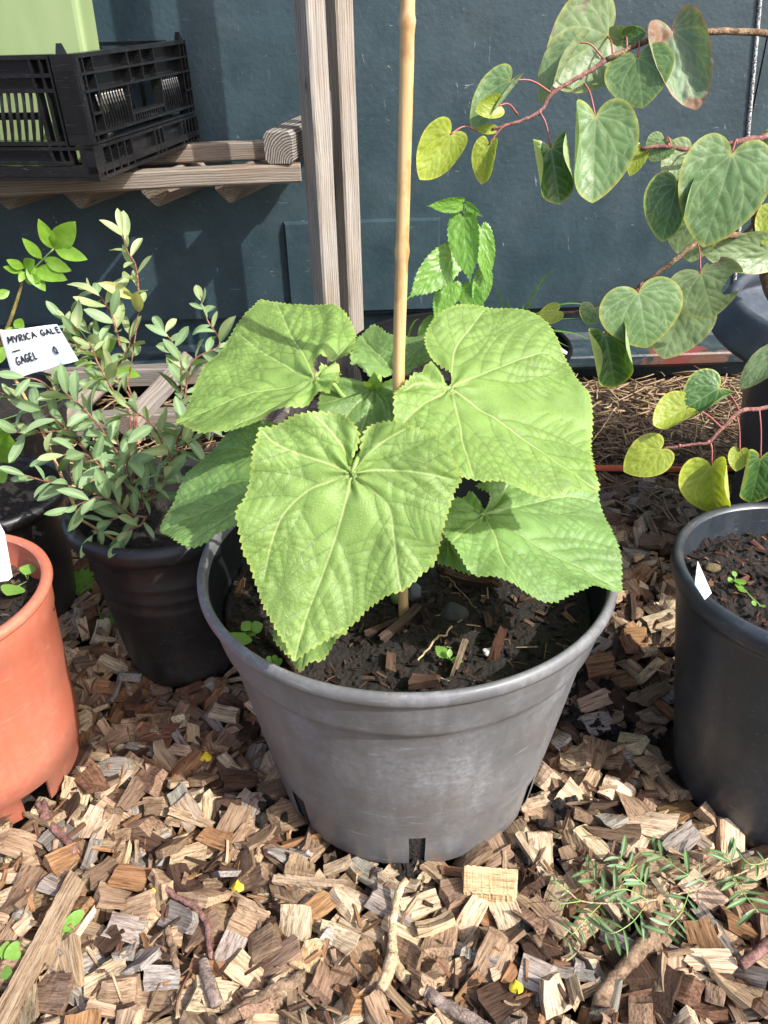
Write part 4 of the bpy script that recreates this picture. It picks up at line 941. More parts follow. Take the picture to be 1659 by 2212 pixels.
# bamboo cane
cm2 = NT('bamboo'); oc = cm2.coord()
st = cm2.noise(cm2.mapp(oc, (220, 220, 7)), 1, 4, .6); mo = cm2.noise(cm2.mapp(oc, (40, 40, 22)), 1, 4, .6)
c = cm2.mix(cm2.ramp(st, [(.3, 0.), (.7, 1.)]), (.44,.27,.11), (.62,.43,.22))
c = cm2.mix(cm2.math('MULTIPLY', cm2.ramp(mo, [(.52, 0.), (.64, 1.)]), .7), c, (.30,.145,.05))
M['bamboo'] = cm2.done(c, .38, cm2.bump(st, .25, .001))
base = aty(872, 1332, .675); cane_px = [(872, 1340, .675), (866, 1080, .675), (861, 830, .675), (869, 520, .676), (877, 200, .677), (881, -20, .678), (889, -330, .68)]
P = spline([aty(*p) for p in cane_px], 14); rr = []
Lc = np.r_[0, np.cumsum(np.linalg.norm(np.diff(P, axis=0), axis=1))]
for s in Lc: rr.append(.0056 + .0011*math.exp(-((s % .165 - .07)/.0035)**2) + .0002*noise.noise((s*40, 0, 0)))
cv, cf = tube(P, rr, 20)
cane = thing('bamboo_cane', 'tall straight tan bamboo cane stuck in the soil of the large grey pot', 'cane', tuple(base))
mesh_obj('cane', cv, cf, M['bamboo'], cane)

# ------------------------------------------------------------------ small leaves from outline templates
HALF = {'heart': [(0,0),(.05,-.09),(.14,-.165),(.26,-.185),(.38,-.12),(.475,.02),(.52,.2),(.505,.38),(.44,.56),(.33,.73),(.19,.88),(.07,.965),(0,1)],
        'mulb': [(0,0),(.05,-.07),(.13,-.11),(.25,-.10),(.36,-.01),(.42,.14),(.43,.3),(.40,.46),(.33,.62),(.22,.76),(.10,.87),(.04,.94),(0,1.04)],
        'ash': [(0,0),(.05,.05),(.15,.17),(.22,.32),(.24,.46),(.22,.6),(.16,.76),(.08,.9),(0,1)],
        'oval': [(0,0),(.06,.06),(.15,.22),(.19,.42),(.19,.6),(.16,.78),(.09,.93),(0,1)],
        'round': [(0,0),(.2,.06),(.40,.25),(.48,.5),(.42,.75),(.24,.94),(0,1)]}
_tc = {}
def template(kind, n, teeth, seed=0):
    key = (kind, n, teeth, seed)
    if key in _tc: return _tc[key]
    hp = np.array(HALF[kind], float); rt_ = spline(hp, 6)
    C = np.vstack([rt_, (rt_ * [-1, 1])[::-1][1:-1]]); C = resample(C, 1.0/(n*2.2))
    if teeth:
        d = np.r_[0, np.cumsum(np.linalg.norm(np.diff(C, axis=0), axis=1))]; ph = (d * teeth) % 1.0
        tg = np.roll(C, -1, 0) - np.roll(C, 1, 0); nr = np.c_[tg[:, 1], -tg[:, 0]]; nr /= np.linalg.norm(nr, axis=1)[:, None] + 1e-9
        if np.sum(C[:, 0]*np.roll(C[:, 1], -1) - np.roll(C[:, 0], -1)*C[:, 1]) < 0: nr = -nr
        ph = np.where(C[:, 0] < 0, 1 - ph, ph); C = C + nr * ((ph - .5) * .45 / teeth)[:, None] * np.clip(np.linalg.norm(C, axis=1)/.12, 0, 1)[:, None]
    J0 = np.zeros(2); ml = [np.array([[0,0],[0,.97]])]
    if kind in ('heart', 'mulb', 'round'):
        for sx_ in (1, -1):
            ml.append(spline(np.array([[0,0],[.17*sx_,.22],[.27*sx_,.46],[.27*sx_,.72]]), 6)); ml.append(spline(np.array([[0,0],[.24*sx_,.06],[.42*sx_,.18],[.47*sx_,.32]]), 6))
            if kind == 'heart': ml.append(spline(np.array([[0,0],[.14*sx_,-.06],[.30*sx_,-.10]]), 6))
    g = np.random.default_rng(5)
    sec = side_veins(ml[0], C, .16 if kind in ('heart', 'mulb', 'round') else .10, R(45), 1.2, (1, -1), .25 if kind in ('heart','round') else .1, .5, g)
    if kind in ('heart', 'mulb'):
        for q in ml[1:]: sec += side_veins(q, C, .17, R(42), 1.2, (1, -1), .3, .25, g)
    sec = clip_at(sec, ml, .05)
    pv, pf = fill(C, 1.0/n, [(q, .016) for q in ml] + [(q, .012) for q in sec], .022, .006) if n >= 20 else fill(C, 1.0/n)
    fs = [f if (pv[f[1]]-pv[f[0]])[0]*(pv[f[2]]-pv[f[0]])[1] - (pv[f[1]]-pv[f[0]])[1]*(pv[f[2]]-pv[f[0]])[0] > 0 else f[::-1] for f in pf]
    dm = segdist(pv, *polys_to_segs(ml)); ds = segdist(pv, *polys_to_segs(sec)); de = np.full(len(pv), 9.)
    for c in C[::2]: de = np.minimum(de, np.linalg.norm(pv - c, axis=1))
    vein = np.maximum(np.exp(-(dm/.011)**2), .7*np.exp(-(ds/.008)**2))
    z = .018*(1 - np.exp(-(np.minimum(dm, ds)/.06)**2)) * np.clip(de/.05, .1, 1)
    _tc[key] = (pv, fs, vein, np.clip(1 - de/.05, 0, 1), z)
    return _tc[key]
def small_leaf(root, kind, J3, T3, width, mat, roll=0, fold=(0, 0), curl=0, n=26, teeth=0, seed=0, name='leaf', bumpy=.012, face=None, label=None, bite=None):
    """leaf from its stalk point to its tip; width is relative to the template; fold lifts each half towards the upper side"""
    J3, T3 = np.array(J3, float), np.array(T3, float); L = np.linalg.norm(T3 - J3); ey = unit(T3 - J3)
    f = unit(EYE - J3) if face is None else unit(face)
    ez = unit(f - ey * (f @ ey)); ex = np.cross(ey, ez); c, s = math.cos(R(roll)), math.sin(R(roll))
    ex, ez = ex*c + ez*s, ez*c - ex*s
    pv, fs, vein, edge, zb_ = template(kind, n, teeth)
    x = pv[:, 0] * width; y = pv[:, 1]; z = zb_.copy()
    fa = np.where(x > 0, R(fold[0]), R(fold[1])); ax = np.abs(x); W = max(.15, .5*width)
    # each half bends along an arc, most sharply near the midrib
    Wm = np.abs(pv[:, 0]).max() * width; fa = np.where(np.abs(fa) < .02, .02, fa); th = fa * ax / Wm
    X = np.sign(x) * Wm / fa * np.sin(th) - np.sign(x) * z * np.sin(th); Z = Wm / fa * (1 - np.cos(th)) + z * np.cos(th)
    if curl: Z = Z + curl * y*y; y = y - .3*abs(curl)*y*y*0
    Z = Z + np.array([bumpy*noise.noise((a*3.1+seed, b*3.1, seed*1.7)) + bumpy*.5*noise.noise((a*9+seed, b*9, seed)) for a, b in pv])
    if bite is not None:
        keep = np.ones(len(pv), bool)
        for bx, by, br in bite: keep &= np.hypot(pv[:, 0]-bx, pv[:, 1]-by) > br
        fs = [f_ for f_ in fs if all(keep[i] for i in f_)]
    mw = Matrix(((ex[0],ey[0],ez[0],J3[0]),(ex[1],ey[1],ez[1],J3[1]),(ex[2],ey[2],ez[2],J3[2]),(0,0,0,1)))
    o = mesh_obj(name, np.c_[X, y, Z] * L, fs, mat, root, True, mw=mw); attr(o, 'vein', vein); attr(o, 'edge', edge)
    if label: o['label'] = label
    return o

# ================================================================== redbud bush from the right
M['rb'] = leaf_mat('redbud_leaf', (.115,.205,.070), (.23,.31,.16), (.28,.36,.18), (.34,.34,.06), .18, .44, 90, .12, spec=.5, tcol=(1.5,1.6,.5), veinmix=.55, hue=.2)
M['rb_dark'] = leaf_mat('redbud_leaf_dark', (.055,.135,.030), (.28,.36,.17), (.22,.33,.11), (.40,.44,.08), .2, .36, 90, .1, spec=.5)
M['rb_yel'] = leaf_mat('redbud_leaf_young', (.30,.38,.040), (.40,.44,.12), (.46,.50,.14), (.55,.55,.09), .32, .42, 90, .1, tcol=(1.5,1.5,.5), hue=.18)
M['rb_pale'] = leaf_mat('redbud_leaf_pale', (.17,.25,.11), (.23,.30,.14), (.33,.38,.2), (.34,.33,.1), .22, .45, 90, .1, blotch=((.24,.19,.14), 1.0, 14, .60))
M['rb_burnt'] = leaf_mat('redbud_leaf_burnt', (.14,.21,.12), (.2,.24,.12), (.3,.36,.18), (.4,.22,.12), .15, .6, 90, .2, blotch=((.24,.13,.07), 8.2, 13, .555))
M['rbtwig'] = bark_mat('redbud_twig', (.16,.06,.055), (.34,.17,.15), 200); M['rbbark'] = bark_mat('redbud_bark', (.07,.045,.03), (.30,.20,.12), 90); M['rbpet'] = NT('red_stalk').done((.30,.09,.08), .5)
bush = thing('redbud_bush', 'redbud bush with round blue green and yellowing leaves reaching in from the right', 'shrub', (.80, 1.2, .335))
def br(px, rad, mat, name='branch', seg=8, n=5):
    P = spline([aty(*p) for p in px], n); P = P + rng.normal(0, .0004, P.shape)
    return mesh_obj(name, *tube(P, rad, seg), M[mat], bush)
TR = [(.80, 1.2, .33), tuple(aty(1690, 660, 1.20)), tuple(aty(1655, 560, 1.18)), tuple(aty(1642, 500, 1.17)), tuple(aty(1634, 430, 1.16)), tuple(aty(1660, 330, 1.15)), tuple(aty(1720, 120, 1.13))]
tv, tf = tube(spline(TR, 8), [.013, .011, .012, .010, .006, .0055, .005], 12); tv += rng.normal(0, .0007, tv.shape)
mesh_obj('trunk', tv, tf, M['rbbark'], bush)
br([(1720,120,1.13),(1659,75,1.08),(1545,68,1.06),(1465,76,1.05),(1400,86,1.05),(1310,130,1.04)], [.0042,.0035,.003], 'rbbark')
br([(1310,130,1.04),(1255,165,1.03),(1195,200,1.02),(1165,243,1.01),(1110,265,1.0),(1062,279,1.0)], [.0026,.0022,.0016], 'rbtwig')
br([(1690,250,1.14),(1659,292,1.10),(1620,300,1.08),(1570,312,1.06),(1500,325,1.05),(1440,315,1.04),(1385,322,1.04)], [.004,.0032,.0022], 'rbtwig')
br([(1655,545,1.18),(1600,510,1.12),(1555,512,1.08),(1510,522,1.05),(1440,575,1.03),(1380,620,1.02)], [.006,.0042,.0034,.003], 'rbbark')
br([(1380,620,1.02),(1340,650,1.04),(1300,660,1.08),(1240,674,1.1),(1200,678,1.11),(1160,700,1.12)], [.003,.002,.0014], 'rbtwig')
br([(1665,520,1.17),(1720,700,1.0),(1690,850,.92),(1659,880,.90),(1600,888,.88),(1560,925,.87),(1530,955,.86),(1495,960,.86),(1432,969,.86)], [.005,.003,.0022,.0016], 'rbtwig')
br([(1640,470,1.16),(1600,510,1.18),(1525,545,1.12)], [.003,.002], 'rbbark')
def P3(p, y): return aty(p[0], p[1], y)
RB = [ # stalk end, tip, distances, width, roll, fold (left, right), material, from where its stalk leaves
 ((1313,79),(1168,165),1.09,1.07,1.25,12,(8,80),'rb_pale',(1325,128,1.045),'top leaf lit from behind'),
 ((1245,92),(1157,214),1.045,1.03,.75,-55,(30,112),'rb_pale',(1303,126,1.04),None),
 ((1378,124),(1386,228),1.03,1.0,1.32,0,(14,10),'rb',(1380,90,1.05),'broad leaf at upper right'),
 ((1452,66),(1503,244),1.04,1.0,.78,10,(60,70),'rb_burnt',(1462,74,1.05),'curled leaf with a brown scorched top'),
 ((1350,84),(1395,70),1.06,1.05,1.0,0,(50,20),'rb_dark',(1354,104,1.048),None),
 ((1348,82),(1316,62),1.07,1.07,1.0,20,(30,10),'rb_pale',(1354,104,1.048),None),
 ((1103,174),(1022,284),1.01,1.0,.80,-38,(30,118),'rb',(1190,200,1.02),'clam folded leaf seen from its side'),
 ((1078,228),(1030,238),.99,.98,.95,0,(40,40),'rb_yel',(1118,247,1.01),'tiny yellow leaf'),
 ((1066,279),(1030,280),1.0,1.0,.6,0,(40,40),'rb_yel',None,None),
 ((973,290),(904,386),.985,.98,.92,8,(8,95),'rb_yel',(1030,282,1.0),'round yellow green leaf beside the cane'),
 ((1056,312),(1040,399),.995,.99,.78,8,(8,110),'rb_yel',(1110,266,1.0),None),
 ((1190,319),(1209,440),1.0,.98,1.42,0,(138,132),'rb_dark',(1168,245,1.01),'half open leaf with dark inside'),
 ((1286,252),(1278,440),1.0,.98,1.02,0,(125,10),'rb',(1262,180,1.03),'large drooping leaf with its left side folded back'),
 ((1385,322),(1360,378),1.05,1.04,.7,0,(45,20),'rb_yel',None,None),
 ((1434,302),(1407,347),1.045,1.04,1.35,0,(20,25),'rb',(1450,316,1.04),None),
 ((1492,328),(1432,396),1.07,1.06,1.1,0,(10,10),'rb_pale',(1497,322,1.05),None),
 ((1463,397),(1430,520),1.02,1.0,1.0,6,(20,118),'rb_dark',(1494,327,1.05),'dark glossy leaf with a flipped pale edge'),
 ((1581,333),(1522,531),1.0,.97,.97,-4,(10,6),'rb',(1590,306,1.06),'biggest hanging leaf at the right edge'),
 ((1502,478),(1494,566),1.1,1.09,1.3,0,(0,0),'rb_pale',(1530,505,1.1),None),
 ((1662,545),(1527,548),1.11,1.10,.62,10,(14,30),'rb_pale',None,None),
 ((1379,632),(1402,752),.99,.965,1.42,4,(8,6),'rb',(1388,615,1.02),'round heart shaped leaf in front of the ledge'),
 ((1476,646),(1436,776),1.05,1.03,1.15,0,(10,6),'rb_pale',None,'faded pinkish leaf behind the round one'),
 ((1513,590),(1541,690),1.0,.99,1.45,0,(12,12),'rb_pale',(1507,526,1.05),'tattered pale leaf with bitten holes'),
 ((1283,665),(1268,700),1.07,1.06,1.6,0,(25,35),'rb',None,None),
 ((1205,672),(1160,694),1.10,1.10,.9,0,(30,40),'rb_yel',None,None),
 ((1307,722),(1331,841),1.0,.98,1.40,0,(135,132),'rb_dark',(1340,650,1.04),'half closed leaf with pale outer sides'),
 ((1553,838),(1477,884),.87,.86,1.25,0,(10,118),'rb_dark',(1598,889,.88),None),
 ((1483,881),(1410,920),.865,.86,1.15,0,(10,118),'rb_yel',(1560,925,.87),None),
 ((1428,970),(1349,1020),.855,.85,1.0,0,(6,6),'rb_yel',None,'flat bright yellow green leaf over the hose'),
 ((1537,1006),(1547,1118),.85,.835,1.15,0,(30,120),'rb_yel',(1535,957,.86),'yellow folded leaf hanging over the right pot'),
 ((1598,974),(1590,1018),.87,.86,1.0,0,(50,20),'rb_yel',(1592,900,.88),None),
 ((1643,989),(1622,1092),.87,.86,1.15,0,(120,8),'rb_dark',(1640,885,.89),'dark leaf at the right edge over the pot'),
 ((1688,762),(1596,832),.9,.89,.72,-20,(10,50),'rb_pale',(1690,850,.92),None),
 ((1668,455),(1648,530),1.12,1.11,.8,0,(10,10),'rb_yel',None,None),
 ((1668,290),(1648,345),1.1,1.1,.8,0,(10,10),'rb',None,None)]
for k, (J, T, yj, yt, wd, roll, fold, mt, frm, lb) in enumerate(RB):
    J3, T3 = P3(J, yj), P3(T, yt)
    lf = small_leaf(bush, 'heart', J3, T3, wd, M[mt], roll + 9*math.sin(k*2.3), (fold[0] + 10*math.sin(k*3.1), fold[1] + 10*math.cos(k*1.7)), -.14 if k % 3 else .10, 28, 0, k*1.3, bumpy=.05 if mt == 'rb_burnt' else .018, label=lb,
               bite=((-.44, .40, .16), (-.30, .50, .10), (-.2, -.2, .09)) if lb and 'tattered' in lb else None)
    if frm is not None:
        f3 = P3(frm[:2], frm[2]); mid = (J3 + f3)/2 + np.array([0, 0, .006])
        mesh_obj('leaf_stalk', *tube(spline([f3, mid, J3], 5), [.0013, .0010, .0012], 6), M['rbpet'], lf)
b = MB()
for p in ((1310,130,1.04),(1255,166,1.03),(1195,200,1.02),(1166,243,1.01),(1494,325,1.05),(1444,314,1.04),(1590,305,1.06),(1620,300,1.08),(1530,955,.86),(1560,925,.87),(1600,888,.88),(1468,963,.86)):
    c = P3(p[:2], p[2]); b.add(np.array(ico)*[.0026,.0026,.0032] + c, icf)
b.build('buds', M['rbpet'], bush)

# ================================================================== mulberry sapling and grass in the pot behind
M['mul'] = leaf_mat('mulberry_leaf', (.17,.36,.05), (.20,.32,.10), (.26,.42,.13), None, .34, .36, 200, .35, tcol=(1.6,1.7,.5), spec=.55)
mul = thing('mulberry_sapling', 'thin sapling with toothed bright green leaves standing behind the cane', 'sapling', tuple(aty(975, 700, 1.50) * [1,1,0] + [0,0,.225]))
sp = [tuple(mul.location)] + [tuple(aty(*p, 1.50)) for p in ((975,700),(984,640),(990,560),(996,490),(1001,462),(998,445))]
mesh_obj('stem', *tube(spline(sp, 5), [.003, .0026, .0018, .001], 8), bark_mat('sapling_stem', (.10,.07,.03), (.26,.20,.09)), mul)
for J, T, wd, roll, fold, yt, stem_pt in (
    ((996,440),(929,447),.85,15,(40,10),1.46,(1000,462)), ((1008,441),(1041,468),.7,-10,(20,40),1.47,(1000,462)), ((1000,470),(1012,603),1.0,-12,(16,40),1.42,(998,478)), ((1040,495),(1058,612),.8,20,(30,20),1.46,(998,490)),
    ((978,552),(888,640),1.05,4,(14,10),1.43,(988,585)), ((978,612),(938,690),1.15,0,(6,10),1.46,(985,630)), ((1000,625),(1045,668),1.3,-10,(24,6),1.45,(984,640)), ((1046,590),(1030,672),1.0,10,(20,20),1.46,(985,640)), ((960,672),(935,700),1.2,0,(10,10),1.46,(978,680)), ((935,690),(900,735),1.0,0,(10,20),1.48,(972,700))):
    J3, T3 = aty(*J, 1.49), aty(*T, yt); lf = small_leaf(mul, 'mulb', J3, T3, wd*.62, M['mul'], roll, fold, -.12, 30, 11, J[0]*.1, bumpy=.02)
    mesh_obj('leaf_stalk', *tube(spline([aty(*stem_pt, 1.5), (aty(*stem_pt, 1.5)+J3)/2 + [0,0,.004], J3], 4), [.0011, .0009], 5), M['petiole'], lf)
M['grass'] = leaf_mat('grass_blade', (.12,.27,.04), (.14,.28,.06), trans=.3)
grs = thing('grass_tuft', 'tuft of thin bright grass blades arching over the back pot rim', 'grass tuft', tuple(aty(1130, 720, 1.50)))
def blade(px, y0, y1, wd):
    P = spline([aty(p[0], p[1], y0 + (y1-y0)*k/(len(px)-1)) for k, p in enumerate(px)], 6); n = len(P); T_ = np.gradient(P, axis=0)
    vs, fs = [], []
    for i in range(n):
        s = unit(np.cross(T_[i], EYE - P[i]) + 1e-9); s = unit(s + unit(EYE-P[i])*.5); w_ = wd * (1 - (i/(n-1))**2) * .5 + .0002
        vs += [P[i] - s*w_, P[i] + unit(EYE-P[i])*-w_*.3, P[i] + s*w_]
    for i in range(n-1): fs += [(i*3, i*3+1, i*3+4, i*3+3), (i*3+1, i*3+2, i*3+5, i*3+4)]
    o = mesh_obj('blade', vs, fs, M['grass'], grs); attr(o, 'vein', np.zeros(len(vs)))
for px in ([(1125,700),(1150,640),(1175,600),(1203,580)],[(1100,710),(1090,680),(1078,640),(1062,600)],[(1108,715),(1105,690),(1098,655),(1093,642)],[(1120,700),(1180,668),(1230,655),(1290,662)],[(1130,705),(1180,712),(1240,720),(1275,735)],[(1125,700),(1160,700),(1200,690),(1250,688)],[(1130,715),(1185,730),(1230,750)],[(1115,705),(1128,670),(1133,655)],[(880,745),(885,715),(895,695),(905,688)]): blade(px, 1.48, 1.42, .004)
# small printed label inside that pot
lm = NT('white_label'); lm.done((.8,.82,.84), .4)
ink = NT('black_ink').done((.012,.012,.014), .6)
def card(name, label, pts, mat, th=.0008, cat='label'):
    P = np.array(pts); nrm = unit(np.cross(P[1]-P[0], P[3]-P[0])); n = len(P)
    vs = np.vstack([P, P - nrm*th]); fs = [tuple(range(n)), tuple(range(2*n-1, n-1, -1))] + [(i, n+i, n+(i+1) % n, (i+1) % n) for i in range(n)]
    return mesh_obj(name, vs, fs, mat, None, False), nrm
def strokes(parent, lines, org, ux, uy, nrm, rad, mat, name='lettering'):
    b = MB()
    for ln in lines:
        P = np.array([org + ux*x + uy*y + nrm*.0006 for x, y in ln]); 
        if len(P) > 2: P = spline(P, 4)
        v, f = tube(P, [rad], 5); b.add(v, f)
    return b.build(name, mat, parent)
LB_ = 'small white and black printed label stuck in the rim of the back pot'
o, nr_ = card('plant_label', LB_, [aty(1188,742,1.40), aty(1208,748,1.40), aty(1226,760,1.40), aty(1224,766,1.40), aty(1196,752,1.40)], lm.m); tag(o, LB_, 'plant label')

# ================================================================== the bushy shrub in the black pot
M['myr'] = leaf_mat('shrub_leaf', (.17,.265,.125), (.26,.33,.17), (.30,.40,.2), None, .24, .55, 0, blotch=((.34,.22,.10), 2.0, 60, .70), tcol=(1.5,1.6,.6))
M['myr_y'] = leaf_mat('shrub_leaf_yellow', (.42,.42,.16), (.45,.45,.2), (.5,.5,.25), None, .3, .5, tcol=(1.3,1.3,.6))
M['myr_lt'] = leaf_mat('shrub_leaf_light', (.27,.34,.15), (.34,.39,.21), (.40,.46,.25), None, .3, .5, blotch=((.34,.22,.10), 5.0, 60, .70), tcol=(1.5,1.6,.6))
M['myrtwig'] = bark_mat('red_brown_shoot', (.13,.05,.035), (.32,.15,.10), 150)
shrub = thing('bushy_shrub', 'bushy shrub with small narrow grey green leaves on reddish shoots in the black pot', 'shrub', (CL[0], CL[1], .215))
def r3(p): return (p[0]*.3515, 432 + p[1]*.3515)
BR = [ # region pixels, start distance, end distance, leaf from, to, light
 ([(800,1900),(830,1600),(840,1400),(825,1250),(785,1130),(800,1050),(830,850),(850,690)], .94, 1.08, 9, 9, 0),
 ([(850,690),(850,550),(832,400),(780,310),(752,200)], 1.08, 1.10, .02, 1, 2),
 ([(760,1850),(720,1720),(560,1580),(400,1400),(300,1320),(170,1250),(0,1185)], .93, .95, .25, .98, 0),
 ([(810,1850),(800,1500),(790,1300),(700,1180),(600,1000),(560,900),(450,800),(390,740)], .95, 1.02, .45, 1, 1),
 ([(820,1700),(820,1280),(740,1130),(690,1050),(620,900),(600,860),(540,800)], .96, 1.06, .5, 1, 1),
 ([(850,1800),(700,1520),(560,1330),(430,1210),(350,1140),(300,1080)], .92, .93, .25, 1, 0),
 ([(900,1850),(1040,1600),(1000,1500),(960,1420),(900,1350),(800,1280)], .90, .88, .2, 1, 0),
 ([(950,1850),(1060,1650),(1100,1400),(1115,1020),(1060,880),(1010,810)], .95, 1.05, .3, 1, 0),
 ([(1000,1750),(1120,1300),(1180,1000),(1350,890),(1270,730),(1235,620)], .97, 1.10, .45, 1, 0),
 ([(870,1900),(700,1850),(560,1800),(430,1760),(250,1720),(150,1690)], .90, .86, .2, 1, 0),
 ([(900,1950),(800,1930),(650,1830),(540,1850),(440,1890)], .88, .84, .1, 1, 0),
 ([(880,1900),(880,1800),(980,1740),(1010,1700)], .89, .86, .1, 1, 0),
 ([(560,1580),(430,1420),(300,1425),(130,1430),(20,1400)], .94, .93, .25, 1, 0),
 ([(740,900),(690,720),(650,640),(610,590),(555,555)], 1.04, 1.09, .1, 1, 1),
 ([(1000,1600),(1100,1450),(1190,1320),(1250,1390)], .93, .95, .15, 1, 0),
 ([(900,1900),(950,1800),(1000,1700),(1080,1560),(1180,1480)], .92, .93, .1, 1, 0),
 ([(760,1880),(720,1760),(620,1640),(520,1560),(420,1560),(330,1590)], .90, .89, .2, 1, 0),
 ([(820,1880),(760,1700),(740,1550),(700,1430),(620,1360),(520,1300)], .93, .95, .3, 1, 0),
 ([(860,1880),(820,1760),(780,1640),(800,1560)], .90, .87, .1, 1, 0),
 ([(780,1930),(700,1960),(620,1990),(570,2060)], .88, .84, .2, 1, 0),
 ([(900,1940),(860,2000),(790,2030),(750,2090)], .87, .83, .2, 1, 0),
 ([(640,1000),(560,940),(470,900),(380,860)], 1.02, 1.03, .1, 1, 1),
 ([(700,1060),(760,960),(800,880),(790,820)], 1.05, 1.08, .1, 1, 1),
 ([(430,1230),(330,1170),(240,1110),(150,1090)], .93, .92, .2, 1, 0)]
lst = []; g = np.random.default_rng(21); b = MB()
for pts, ya, yb, l0, l1, lt in BR:
    P = spline([aty(*r3(p), ya + (yb-ya)*k/(len(pts)-1)) for k, p in enumerate(pts)], 7)
    b.tube(P, [.0018, .0013, .0009], 7)
    if l0 > 1: continue
    d = np.r_[0, np.cumsum(np.linalg.norm(np.diff(P, axis=0), axis=1))]; s = d[-1]*l0; k = g.integers(5)
    while s < d[-1]*l1:
        p = np.array([np.interp(s, d, P[:, i]) for i in range(3)]); q = np.array([np.interp(min(s+.004, d[-1]), d, P[:, i]) for i in range(3)]); t = unit(q - p) if np.linalg.norm(q-p) > 1e-6 else unit(P[-1]-P[-2])
        a = k * 2.4 + g.normal(0, .3); u = unit(np.cross(t, [.2,.3,.9])); v = np.cross(t, u); dirv = unit(t*g.uniform(.2, 1.3) + (u*math.cos(a) + v*math.sin(a))*1.0 + [0, -.25, .12])
        L = g.uniform(.022, .049) * (.7 if s > d[-1]*.93 else 1)
        lst.append((p, p + dirv*L, L, lt, unit(np.array([.15, -.35, .9]) + g.normal(0, .35, 3)))); s += g.uniform(.0050, .0108); k += 1
    if l1 == 1:
        t = unit(P[-1]-P[-3]); lst.append((P[-1], P[-1] + t*.032, .032, lt, np.array([.1,-.6,.7])))
b.build('stems', M['myrtwig'], shrub)
def narrow(J3, T3, wd, face, g):
    ey = unit(T3-J3); L = np.linalg.norm(T3-J3); ez = unit(face - ey*(face @ ey)); ex = np.cross(ey, ez); n = 9; vs, vn = [], []
    cu, fo, tw = g.normal(-.12, .22), g.uniform(.05, .8), g.normal(0, .5)
    for i in range(n):
        t = i/(n-1); w_ = wd * (math.sin(math.pi * t**1.22)**.58 * .90 if 0 < t < 1 else .05); a = tw*t
        for sgn in (-1, -.5, 0, .5, 1):
            x = sgn*w_*.5; z = abs(x)*fo + cu*L*t*t*1.0; xx = x*math.cos(a); zz_ = z + x*math.sin(a)
            vs.append(J3 + ey*t*L + ex*xx + ez*zz_); vn.append(1.0 if sgn == 0 else 0.0)
    fs = [(i*5+k, i*5+k+1, (i+1)*5+k+1, (i+1)*5+k) for i in range(n-1) for k in range(4)]
    return np.array(vs), fs, vn
def flagged(p):            # the flag hangs in front of the shoots here
    d = p - EYE; zc = d @ _fw; sx_, sy_ = CX + F_PX*(d @ _rt)/zc, CY + F_PX*(d @ _dn)/zc
    return -5 < sx_ < 112 and 700 < sy_ < 806 and p[1] < .99
order = sorted(range(len(lst)), key=lambda i: -lst[i][2] / (lst[i][0] @ _fw))
front = set(order[:99]); restv = {'myr': MB(), 'myr_lt': MB()}; restn = {'myr': [], 'myr_lt': []}
for i, (J3, T3, L, lt, face) in enumerate(lst):
    if flagged(T3) or flagged((J3+T3)/2): continue
    vs, fs, vn = narrow(J3, T3, L*g.uniform(.33, .44), face, g); mt = 'myr_lt' if lt == 2 or (lt == 1 and g.random() < .7) or g.random() < .12 else 'myr'
    if i in front:
        o = mesh_obj('leaf', vs, fs, M['myr_y'] if g.random() < .02 else M[mt], shrub); attr(o, 'vein', vn)
    else: restv[mt].add(vs, fs); restn[mt] += vn
vs = np.concatenate(restv['myr'].v + restv['myr_lt'].v); nA = restv['myr'].n; fs = restv['myr'].f + [tuple(i + nA for i in f) for f in restv['myr_lt'].f]
o = mesh_obj('foliage', vs, fs, M['myr'], shrub); o.data.materials.append(M['myr_lt']); o.data.polygons.foreach_set('material_index', [0]*len(restv['myr'].f) + [1]*len(restv['myr_lt'].f))
attr(o, 'vein', restn['myr'] + restn['myr_lt']); o['kind'] = 'stuff'
for J, T in (((820,605),(640,510)), ((850,690),(850,540))):
    vs, fs, vn = narrow(aty(*r3(J), 1.08), aty(*r3(T), 1.05), .019, np.array([.2,-.8,.5]), g); o = mesh_obj('leaf', vs, fs, M['myr_y'], shrub); attr(o, 'vein', vn); o['label'] = 'pale yellow leaf on the tallest shoot'

